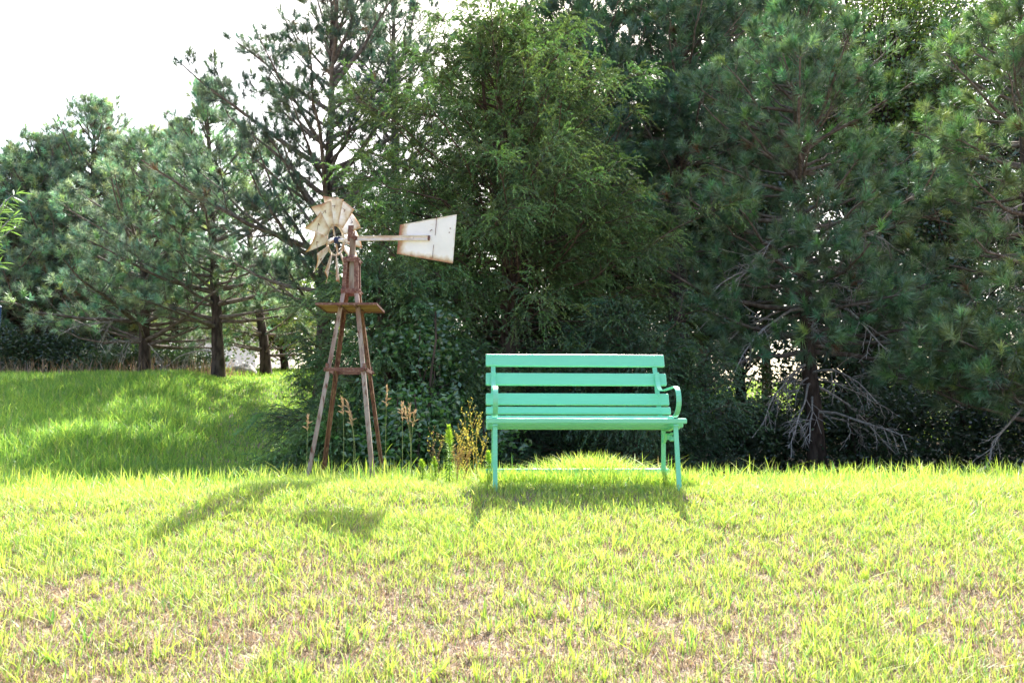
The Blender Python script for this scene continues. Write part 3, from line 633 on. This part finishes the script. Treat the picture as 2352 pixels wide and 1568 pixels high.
for i, (px, Y, top, rr, nl, c, lb) in enumerate((
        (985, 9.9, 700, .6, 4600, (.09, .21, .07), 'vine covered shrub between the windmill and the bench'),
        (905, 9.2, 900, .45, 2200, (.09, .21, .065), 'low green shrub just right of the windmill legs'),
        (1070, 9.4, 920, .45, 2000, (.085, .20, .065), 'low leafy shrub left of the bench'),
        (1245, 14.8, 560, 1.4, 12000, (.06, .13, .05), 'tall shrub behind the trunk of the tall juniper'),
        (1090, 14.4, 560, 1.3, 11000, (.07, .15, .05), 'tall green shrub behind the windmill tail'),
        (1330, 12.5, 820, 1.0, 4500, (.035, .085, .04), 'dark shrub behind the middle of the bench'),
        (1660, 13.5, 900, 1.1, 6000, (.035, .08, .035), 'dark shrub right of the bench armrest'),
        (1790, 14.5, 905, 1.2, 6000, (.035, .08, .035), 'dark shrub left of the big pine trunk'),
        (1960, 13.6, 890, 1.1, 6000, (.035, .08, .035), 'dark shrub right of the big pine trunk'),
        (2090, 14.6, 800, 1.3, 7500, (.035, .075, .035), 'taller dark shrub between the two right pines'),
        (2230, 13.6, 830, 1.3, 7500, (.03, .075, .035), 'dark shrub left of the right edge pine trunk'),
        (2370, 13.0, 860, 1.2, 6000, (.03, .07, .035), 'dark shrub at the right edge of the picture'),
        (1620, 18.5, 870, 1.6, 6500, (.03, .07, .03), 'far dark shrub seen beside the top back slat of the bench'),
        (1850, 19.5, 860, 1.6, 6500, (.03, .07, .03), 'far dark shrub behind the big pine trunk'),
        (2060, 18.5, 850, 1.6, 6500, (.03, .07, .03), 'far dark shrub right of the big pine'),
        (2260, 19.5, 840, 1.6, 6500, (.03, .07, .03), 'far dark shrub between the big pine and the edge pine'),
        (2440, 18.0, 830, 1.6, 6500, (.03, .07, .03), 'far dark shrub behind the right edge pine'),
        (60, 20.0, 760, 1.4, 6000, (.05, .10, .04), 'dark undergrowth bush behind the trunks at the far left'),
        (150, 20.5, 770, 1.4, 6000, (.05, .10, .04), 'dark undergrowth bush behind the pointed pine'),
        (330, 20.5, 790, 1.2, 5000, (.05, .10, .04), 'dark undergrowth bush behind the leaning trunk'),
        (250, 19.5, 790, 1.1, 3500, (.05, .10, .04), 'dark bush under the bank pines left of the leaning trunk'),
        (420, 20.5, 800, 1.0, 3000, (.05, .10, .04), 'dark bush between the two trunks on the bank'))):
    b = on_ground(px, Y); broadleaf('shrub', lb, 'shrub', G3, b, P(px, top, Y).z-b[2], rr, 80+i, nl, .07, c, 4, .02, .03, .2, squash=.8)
# ------------------------------------------------------------------ far things
def make_house():
    Y = 46; xr = P(588, 790, Y).x; z0 = gz(xr-4, Y)-.1; zt = P(588, 757, Y).z-z0
    root = empty('house', (xr-5, Y, z0)); tag(root, 'white house with brown roof far behind the bank pines', 'house')
    m = MB(); m.box((0, 4, zt/2), (10, 8, zt)); m.build('wall', M['wall'], root)
    m = MB(); m.v += [Vector(v) for v in ((-5.5, -.5, zt-.1), (5.5, -.5, zt-.1), (5.5, 8.5, zt-.1), (-5.5, 8.5, zt-.1), (-5.5, 4, zt+1.5), (5.5, 4, zt+1.5), (-5.5, -.5, zt+.05), (5.5, -.5, zt+.05), (5.5, 8.5, zt+.05), (-5.5, 8.5, zt+.05))]
    m.f += [[0, 3, 2, 1], [6, 7, 5, 4], [8, 9, 4, 5], [0, 1, 7, 6], [2, 3, 9, 8], [1, 2, 8, 5, 7], [3, 0, 6, 4, 9]]; m.build('roof', M['roof'], root)
    for x in (-3, 0):
        m = MB(); m.box((x, -.03, 1.9), (1.2, .08, 1.2)); f = m.build('window', M['wall'], root); m = MB(); m.box((x, -.06, 1.9), (1.0, .06, 1.0)); m.build('pane', M['glass'], f)
make_house()
import bmesh
me = bpy.data.meshes.new('boulder'); bm = bmesh.new(); bmesh.ops.create_icosphere(bm, subdivisions=3, radius=1); rr = random.Random(4)
for v in bm.verts:
    n = math.sin(v.co.x*3+1)*math.cos(v.co.y*4)*.12+math.sin(v.co.z*5+v.co.x*3)*.07; v.co = Vector((v.co.x*.34, v.co.y*.22, v.co.z*.20))*(1+n)
bm.to_mesh(me); bm.free(); q = P(560, 858, 21.5)
tag(link('boulder', me, M['rock'], None, (q.x, 21.5, gz(q.x, 21.5)+.10)), 'pale grey boulder on the grass beyond the bank', 'boulder')
q = P(0, 705, 10.5); m = MB(); g0 = gz(q.x, 10.5); m.tube([(0, 0, -.3), (0, 0, q.z-g0)], .028, 10); m.tube([(0, 0, q.z-g0), (0, 0, q.z-g0+.02)], [.034, .02], 10)
tag(m.build('post', M['bluepost'], None, loc=(q.x-.012, 10.5, g0)), 'slim dark blue post at the left edge of the picture', 'post')
# ------------------------------------------------------------------ willow sapling reaching in from the left
def willow():
    rng = np.random.default_rng(3); Y = 4.7; x = P(-90, 900, Y).x; base = np.array([x, Y, gz(x, Y)]); root = empty('willow_sapling', tuple(base))
    tag(root, 'young willow with narrow bright leaves reaching in at the left edge', 'tree'); bark = NM(); cr = NM()
    s = np.linspace(0, 1, 8); H = 2.1; T = np.stack([.06*np.sin(s*4), .05*s, -.2+(H+.2)*s], -1); tubes(bark, T, .02*(1-s)+.004, 7)
    tg = []   # (start height, tip)
    for (px, py, z0) in ((52, 440, 1.05), (50, 490, .98), (55, 515, .9), (22, 470, 1.1), (-10, 570, .8), (-40, 400, 1.3), (-150, 380, 1.3), (-190, 500, 1.0), (-120, 300, 1.6), (10, 600, .75), (-60, 480, 1.0)):
        tip = np.array(P(px-8, py+4, Y+rng.normal()*.12))-base; p0 = np.array([0.02, 0, max(.3, tip[2]-.42)]); ss = np.linspace(0, 1, 8)[:, None]
        pth = p0*(1-ss)+tip*ss; pth[:, 2] += .08*np.sin(ss[:, 0]*3.1); tubes(bark, pth, np.linspace(.006, .0015, 8), 4)
        n = 26; t = .25+.75*np.arange(n)/n; pp = np.stack([np.interp(t*7, np.arange(8), pth[:, j]) for j in range(3)], -1); dd = norm(pth[-1]-pth[-3])[None]
        sd_ = perp(rng, np.repeat(dd, n, 0)); d = norm(dd*.75+sd_*.6+[0, 0, .0]); L = .07+.035*rng.random(n); w = perp(rng, d)*.0045; k = 5
        u = np.linspace(0, 1, k); wprof = np.array([.3, .9, 1, .7, .05]); V = []
        ctr = pp[:, None]+d[:, None]*(L[:, None]*u)[..., None]; ctr[..., 2] -= .25*L[:, None]*u**2
        VV = np.stack([ctr-w[:, None]*wprof[:, None], ctr+w[:, None]*wprof[:, None]], 2).reshape(-1, 3)
        b0 = (np.arange(n)*k*2)[:, None]+(np.arange(k-1)*2)[None]; f = np.stack([b0, b0+1, b0+3, b0+2], -1).reshape(-1, 4)
        c = np.array([.13, .24, .06])[None]*(.75+.5*rng.random((n, 1))); cr.add(VV, f, np.repeat(c, k*2, 0))
    link('trunk', bark.mesh('trunk', True), M['dead'], root); link('leaves', cr.mesh('leaves'), M['grass'], root)
willow()
# ------------------------------------------------------------------ grass
def blades(nm, rng, x, y, h, w, c, lean=.35, bend=.5, seg=2, az=None):
    n = len(x); z = ht(x, y)-.008; az = rng.random(n)*6.283 if az is None else az; ln = h*lean*np.abs(rng.normal(size=n)); waz = az+1.57+rng.normal(size=n)*.6
    D = np.stack([np.cos(az), np.sin(az)], -1); Wv = np.stack([np.cos(waz), np.sin(waz), np.zeros(n)], -1)*(w/2)[:, None]
    k = seg+1; rows = []
    for i in range(k):
        t = i/seg; cx = x+D[:, 0]*ln*(t*(1-bend)+t*t*bend)*1.6; cy = y+D[:, 1]*ln*(t*(1-bend)+t*t*bend)*1.6; cz = z+h*(t-.25*bend*t*t*(ln/np.maximum(h, 1e-4)))
        ctr = np.stack([cx, cy, cz], -1)
        rows += [ctr] if i == seg else [ctr-Wv*(1-.25*t), ctr+Wv*(1-.25*t)]
    V = np.stack(rows, 1); kk = V.shape[1]; b0 = (np.arange(n)*kk)[:, None]
    for i in range(seg-1): pass
    q = np.concatenate([b0+np.array([2*i, 2*i+1, 2*i+3, 2*i+2])[None] for i in range(seg-1)]) if seg > 1 else None
    tri = b0+np.array([2*(seg-1), 2*(seg-1)+1, 2*seg])[None]
    C = np.repeat(c, kk, 0); off = nm.n
    nm.add(V.reshape(-1, 3), tri, C)
    if q is not None: nm.F.append(q+off); nm.M.append(np.zeros(len(q), np.int32))
def mixcol(rng, n, pal, wts):
    pal = np.array(pal); i = rng.choice(len(pal), n, p=np.array(wts)/sum(wts)); return pal[i]*(.8+.4*rng.random((n, 1)))
GREEN = [(.35, .50, .065), (.45, .57, .10), (.15, .34, .07), (.52, .56, .17)]
STRAW = [(.44, .32, .25), (.30, .20, .155), (.62, .52, .42), (.13, .08, .065)]
rng = np.random.default_rng(77)
def scatter(n, y0, y1, xk=.66, xm=1.0, power=1.0):
    """points with density falling off with distance"""
    y = y0*(y1/y0)**(rng.random(n)**power) ; hw = xk*y+xm; x = (rng.random(n)*2-1)*hw; return x, y
# lawn in clumps
nc = 62000; cx, cy = scatter(nc, 2.2, 6.9)
dryf = fbm(cx*1.5+3, cy*1.5+1)*.75+fbm(cx*6, cy*6)*.35; front = 1-sstep(3.0, 4.7, cy)
kp = 1-np.clip((dryf-.47+.24*front)*4, 0, 1)*(.28+.52*front); ok = rng.random(nc) < kp; cx, cy, dryf, front = cx[ok], cy[ok], dryf[ok], front[ok]; nc = len(cx)
per = 8; n = nc*per; caz = np.repeat(rng.random(nc)*6.283, per); x = np.repeat(cx, per)+rng.normal(size=n)*.017; y = np.repeat(cy, per)+rng.normal(size=n)*.017
fr = np.repeat(front, per); isd = rng.random(n) < .15+.22*fr
hc = np.repeat(.7+.7*rng.random(nc), per); hh = (.030+.030*rng.random(n))*hc*(.75+.5*fbm(x*2.2, y*2.2)); hh *= np.where(isd, .9, 1); hh *= 1+.30*sstep(5.0, 6.2, y)
c = np.where(isd[:, None], mixcol(rng, n, STRAW, (3, 3, 2, 2)), mixcol(rng, n, GREEN, (4, 4, 2.5, 2)))
g = NM(); blades(g, rng, x, y, hh, np.where(isd, .0028, .0034)*(1+.13*(y-3)), c, lean=.5, bend=.6, seg=2)
# wide bladed shoots in small fans
nc = 1500; cx, cy = scatter(nc, 2.2, 5.2); per = 6; n = nc*per; x = np.repeat(cx, per)+rng.normal(size=n)*.009; y = np.repeat(cy, per)+rng.normal(size=n)*.009
blades(g, rng, x, y, np.repeat(.04+.045*rng.random(nc), per)*(.7+.5*rng.random(n)), np.full(n, .0062), mixcol(rng, n, GREEN, (4, 5, 1.5, 2)), lean=.42, bend=.5, seg=3)
# litter of dead blades, short and curled
n = 230000; x, y = scatter(n, 2.15, 6.2); blades(g, rng, x, y, .008+.030*rng.random(n)**1.5, np.full(n, .0036), mixcol(rng, n, STRAW, (3, 3, 3, 2)), lean=1.1, bend=.6, seg=2)
# thin brown stems standing in the dry patches
n = 150000; x, y = scatter(n, 2.2, 5.6); ok = rng.random(n) < np.clip((fbm(x*1.5+3, y*1.5+1)*.75+fbm(x*6, y*6)*.35-.36)*3.5, .08, 1); x, y = x[ok], y[ok]; n = len(x)
blades(g, rng, x, y, .018+.032*rng.random(n), np.full(n, .0026), mixcol(rng, n, [(.34, .22, .165), (.22, .14, .11), (.48, .36, .28), (.12, .07, .06)], (3, 3, 2, 2)), lean=.5, bend=.5, seg=2)
# fringe along the crest
n = 16000; x = (rng.random(n)*2-1)*5.6; y = 6.0+rng.normal(size=n)*.28; blades(g, rng, x, y, (.04+.13*rng.random(n)**2.5)*(.45+1.1*fbm(x*3.3, y*2)), np.full(n, .006), mixcol(rng, n, GREEN, (4, 4, 2, 2)), lean=.35, bend=.6, seg=3)
nc = 46; cx = (rng.random(nc)*2-1)*5; cy = 5.85+rng.random(nc)*.5; per = 14; n = nc*per; x = np.repeat(cx, per)+rng.normal(size=n)*.03; y = np.repeat(cy, per)+rng.normal(size=n)*.03
blades(g, rng, x, y, np.repeat(.08+.14*rng.random(nc)**1.5, per)*(.6+.5*rng.random(n)), np.full(n, .0055), mixcol(rng, n, GREEN+[(.45, .36, .2)], (4, 4, 2, 2, 2)), lean=.5, bend=.9, seg=4)
tag(link('lawn_grass', g.mesh('lawn_grass'), M['grass']), 'bright yellow green lawn with patches of dry straw', 'grass', kind='stuff')
# tall tuft under the bench
g = NM(); n = 3000; x = .55+rng.normal(size=n)*.27; y = 5.55+rng.normal(size=n)*.10; keep = (x > -.05) & (x < 1.05); x, y = x[keep], y[keep]; n = len(x)
blades(g, rng, x, y, (.11+.17*rng.random(n))*np.exp(-((x-.5)/.55)**2), np.full(n, .0045), mixcol(rng, n, GREEN, (4, 4, 2, 4)), lean=.6, bend=.9, seg=5)
n = 4200; x = rng.random(n)*1.35-.2; y = 5.10+rng.random(n)*.22; blades(g, rng, x, y, .07+.085*rng.random(n), np.full(n, .0045), mixcol(rng, n, GREEN, (4, 4, 3, 2)), lean=.4, bend=.7, seg=3)
n = 90; x = rng.random(n)*1.1; y = 5.5+rng.normal(size=n)*.06; blades(g, rng, x, y, .16+.10*rng.random(n), np.full(n, .005), mixcol(rng, n, GREEN, (2, 4, 1, 4)), lean=.7, bend=1, seg=6)
tag(link('tall_grass', g.mesh('tall_grass'), M['grass']), 'longer arching grass growing under the bench', 'grass', kind='stuff')
# bank grass on the left
g = NM(); n = 185000; y = 8.2+rng.random(n)**1.2*11; x = -11.5+rng.random(n)*12.5; ok = x > -.72*y-1; x, y = x[ok], y[ok]; n = len(x)
tall = 1-sstep(-4.6, -3.4, x+.35*(y-10)); base_h = .105+.165*tall*(1-.55*sstep(15, 18, y)); hb = base_h*(.6+.7*fbm(x*1.1, y*1.1))*(.7+.5*rng.random(n))
blades(g, rng, x, y, hb, np.full(n, .011), mixcol(rng, n, [(.26, .46, .08), (.42, .56, .11), (.17, .34, .07), (.42, .40, .2)], (4, 3, 3, .5)), lean=.45, bend=.7, seg=3)
tag(link('bank_grass', g.mesh('bank_grass'), M['grass']), 'long green grass covering the bank at the left', 'grass', kind='stuff')
g = NM(); n = 1600; y = 17.2+rng.random(n)*1.8; x = -12.5+rng.random(n)**1.3*6.5; blades(g, rng, x, y, .15+.5*rng.random(n)**2, np.full(n, .014), mixcol(rng, n, [(.30, .20, .13), (.22, .13, .09), (.34, .27, .17)], (3, 2, 2)), lean=.3, bend=.7, seg=3)
tag(link('dry_grass', g.mesh('dry_grass'), M['straw']), 'tall brown dry grass along the top of the bank', 'grass', kind='stuff')
# far meadow beyond the trees
g = NM(); n = 60000; y = 18+rng.random(n)*14; x = -14+rng.random(n)*32; blades(g, rng, x, y, .08+.10*rng.random(n), np.full(n, .03), mixcol(rng, n, [(.18, .34, .05), (.28, .42, .07)], (1, 1)), seg=2)
tag(link('meadow_grass', g.mesh('meadow_grass'), M['grass']), 'sunlit meadow glimpsed beyond the trees', 'grass', kind='stuff')
# leafy ground cover in the shade
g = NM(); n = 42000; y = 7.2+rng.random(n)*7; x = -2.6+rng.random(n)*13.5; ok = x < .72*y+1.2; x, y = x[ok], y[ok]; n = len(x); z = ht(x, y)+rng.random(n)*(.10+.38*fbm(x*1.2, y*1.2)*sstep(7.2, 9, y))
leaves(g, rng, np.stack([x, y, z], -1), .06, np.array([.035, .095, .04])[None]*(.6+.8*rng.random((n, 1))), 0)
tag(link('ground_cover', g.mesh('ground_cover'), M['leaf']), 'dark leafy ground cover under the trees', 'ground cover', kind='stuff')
# ------------------------------------------------------------------ weeds standing at the crest
def grass_stalk(bx, Y, tx, ty, label, seed, arch=0., nb=15, leafs=1):
    rng = np.random.default_rng(seed); top = np.array(P(tx, ty, Y)); x0 = P(bx, 1085, Y).x; base = np.array([x0, Y, gz(x0, Y)]); root = empty('grass_stalk', tuple(base))
    tag(root, label, 'grass stalk', 'dry seed stalks around the windmill and bench'); T = top-base; s = np.linspace(0, 1, 12)[:, None]
    pth = T*s; pth[:, 0] += arch*.06*np.sin(s[:, 0]*3.14); st = NM(); tubes(st, pth, np.linspace(.0022, .001, 12), 5, (.30, .36, .12))
    link('stem', st.mesh('stem', True), M['straw'], root)
    hd = NM(); t = .78+.22*rng.random(nb*3); p = np.stack([np.interp(t*11, np.arange(12), pth[:, j]) for j in range(3)], -1); ax = norm((pth[-1]-pth[-3])[None]); d = norm(ax*1.0+perp(rng, np.repeat(ax, len(p), 0))*(.18+.35*rng.random((len(p), 1))))
    L = .022+.022*rng.random(len(p)); w = perp(rng, d)*.0028; mid = p+d*(L*.5)[:, None]; e = p+d*L[:, None]
    hd.add(np.stack([p, mid+w, e, mid-w], 1).reshape(-1, 3), np.arange(len(p)*4).reshape(-1, 4), np.repeat(mixcol(rng, len(p), [(.42, .27, .16), (.52, .38, .24), (.33, .20, .13)], (2, 2, 1)), 4, 0))
    for k in range(2):
        f = .80+.12*rng.random(); p0 = np.array([np.interp(f*11, np.arange(12), pth[:, j]) for j in range(3)]); dd = norm(np.array([rng.choice([-1, 1])*.8, 0, .7])); q = p0+dd*np.linspace(0, .05, 5)[:, None]; q[:, 2] -= np.linspace(0, 1, 5)**2*.012; tubes(hd, q, np.array([.0015, .003, .0045, .0035, .001]), 4, (.5, .36, .2))
    link('seed_head', hd.mesh('seed_head'), M['straw'], root)
    lf = NM()
    for k in range(leafs):
        f = .12+.22*rng.random(); p0 = np.array([np.interp(f*11, np.arange(12), pth[:, j]) for j in range(3)]); sg = rng.choice([-1, 1]); u = np.linspace(0, 1, 7)
        q = p0+np.stack([sg*.05*u, 0*u, .10*u-.03*u*u], -1); w = np.array([.001, .003, .004, .004, .003, .002, .0003])
        V = np.stack([q-np.array([0, 1, 0])*w[:, None]-[0, 0, 0], q+np.array([.6, 0, -.5])*w[:, None]*sg], 1).reshape(-1, 3); b0 = np.arange(6)[:, None]*2; lf.add(V, np.concatenate([b0, b0+1, b0+3, b0+2], 1), (.28, .42, .06))
    link('leaf', lf.mesh('leaf'), M['grass'], root)
for a_ in ((704, 5.8, 707, 957, 'thin seed stalk beside the left front leg of the windmill', 1, 0, 8), (786, 6.0, 786, 914, 'upright seed stalk inside the windmill legs, with a leaf low on its left', 2, .2), (806, 6.05, 797, 921, 'seed stalk inside the windmill legs with a head nodding left', 3, .6),
           (812, 5.95, 804, 950, 'shorter seed stalk inside the windmill legs, nearest the right front leg', 4, .4), (887, 6.1, 889, 888, 'tallest seed stalk, alone just right of the windmill legs', 5, -.1), (925, 6.0, 924, 929, 'left stalk of the cluster between windmill and bench', 6, 0),
           (944, 5.9, 931, 938, 'seed stalk leaning left in the cluster between windmill and bench', 7, .3), (946, 5.92, 940, 931, 'central upright stalk of the cluster between windmill and bench', 8, 0), (948, 5.9, 953, 946, 'seed stalk leaning right in the cluster between windmill and bench', 9, -.3)):
    grass_stalk(*a_)
def horseweed(bx, Y, ty, label, seed, wd=.05, by=1085, white=.0):
    rng = np.random.default_rng(seed); x0 = P(bx, by, Y).x; base = np.array([x0, Y, gz(x0, Y)]); H = max(.10, P(bx, ty, Y).z-base[2]); root = empty('leafy_weed', tuple(base)); tag(root, label, 'weed', 'bright leafy weeds at the crest of the lawn')
    st = NM(); s = np.linspace(0, 1, 8); pth = np.stack([.006*np.sin(s*4), 0*s, H*.97*s], -1); tubes(st, pth, np.linspace(.004, .002, 8), 6, (.25, .38, .08)); link('stem', st.mesh('stem', True), M['grass'], root)
    n = int(70+H*620); t = np.sort(rng.random(n)**.75); p = np.stack([.006*np.sin(t*4), 0*t, H*.97*t], -1); az = np.arange(n)*2.4; el = -.3+1.5*t**1.5; L = wd*(1.05-.55*t)*(.8+.4*rng.random(n))
    d = np.stack([np.cos(az)*np.cos(el), np.sin(az)*np.cos(el), np.sin(el)], -1); w = norm(np.cross(d, [0, 0, 1.]))*.0045; m1 = p+d*(L*.4)[:, None]+[0, 0, .004]; e = p+d*L[:, None]-np.stack([0*L, 0*L, .25*L*(1-t)], -1)
    lf = NM(); c = np.array([.30, .46, .05])[None]*(.8+.4*rng.random((n, 1))); c[t > .75] *= [1.15, 1.1, 1]
    lf.add(np.stack([p, m1+w, e, m1-w], 1).reshape(-1, 3), np.arange(n*4).reshape(-1, 4), np.repeat(c, 4, 0)); link('leaves', lf.mesh('leaves'), M['grass'], root)
horseweed(1031, 5.4, 978, 'tall bright green leafy weed between windmill and bench', 1, .07)
horseweed(998, 5.7, 1052, 'short leafy weed just left of the tall bright one', 2, .055)
horseweed(969, 5.75, 1058, 'short leafy weed right of the dry stalk cluster', 3, .06)
horseweed(1123, 5.35, 1040, 'leafy weed against the left front leg of the bench', 4, .065)
def dry_weed(bx, Y, tops, label, seed, c=((.50, .40, .10), (.62, .55, .12))):  # dry yellow, brightened in the colour for the sun behind it
    rng = np.random.default_rng(seed); x0 = P(bx, 1085, Y).x; base = np.array([x0, Y, gz(x0, Y)]); root = empty('dry_weed', tuple(base)); tag(root, label, 'weed', 'yellow branching weeds left of the bench');
    for (tx, ty) in tops:
        st = NM(); bd = NM()
        T = np.array(P(tx, ty, Y+rng.normal()*.03))-base; s = np.linspace(0, 1, 9)[:, None]; pth = T*s; pth[:, 0] += rng.normal()*.02*np.sin(s[:, 0]*3.1); pth += np.cumsum(rng.normal(size=pth.shape)*.002, 0)
        tubes(st, pth, np.linspace(.0022, .0009, 9), 4, c[0]); nb = 6; t = .35+.6*rng.random(nb); p0 = np.stack([np.interp(t*8, np.arange(9), pth[:, j]) for j in range(3)], -1); sg = rng.choice([-1, 1], nb)
        d = norm(np.stack([sg*.5, rng.normal(size=nb)*.3, np.ones(nb)], -1)); L = .03+.09*(1-t)+.02; B = bez(p0, d, L, np.full(nb, .2), 5, rng, .05); tubes(st, B, np.full((nb, 5), .0011), 3, c[0])
        q = np.vstack([pth[4:], B.reshape(-1, 3)]); q = np.repeat(q, 2, 0)+rng.normal(size=(len(q)*2, 3))*.003; n = len(q); d = norm(rng.normal(size=(n, 3))*[.6, .6, .3]+[0, 0, .8]); w = perp(rng, d)*.0028; L = .008+.010*rng.random(n)
        bd.add(np.stack([q, q+d*(L*.5)[:, None]+w, q+d*L[:, None], q+d*(L*.5)[:, None]-w], 1).reshape(-1, 3), np.arange(n*4).reshape(-1, 4), np.repeat(mixcol(rng, n, c, [1]*len(c)), 4, 0))
        link('stem', st.mesh('stem'), M['grass'], root); link('seed_pods', bd.mesh('seed_pods'), M['grass'], root)
dry_weed(1086, 5.6, [(1075, 924), (1068, 950)], 'tallest yellow branching weed left of the bench', 1)
dry_weed(1098, 5.55, [(1098, 955), (1112, 1005), (1092, 975)], 'yellow branching weed nearest the bench', 2)
dry_weed(1072, 5.65, [(1066, 985), (1075, 990), (1056, 1015), (1064, 1030)], 'bushy yellow weed between the bright leafy weed and the bench', 3)
dry_weed(1050, 5.6, [(1052, 1035), (1044, 1048), (1060, 1040), (1070, 1045)], 'low brown tangled weed beside the tall leafy weed', 4, ((.36, .22, .11), (.48, .32, .14)))
dry_weed(1008, 5.7, [(1001, 980), (1013, 1000)], 'thin brown weed left of the tall leafy weed', 5, ((.26, .16, .10), (.42, .40, .10)))
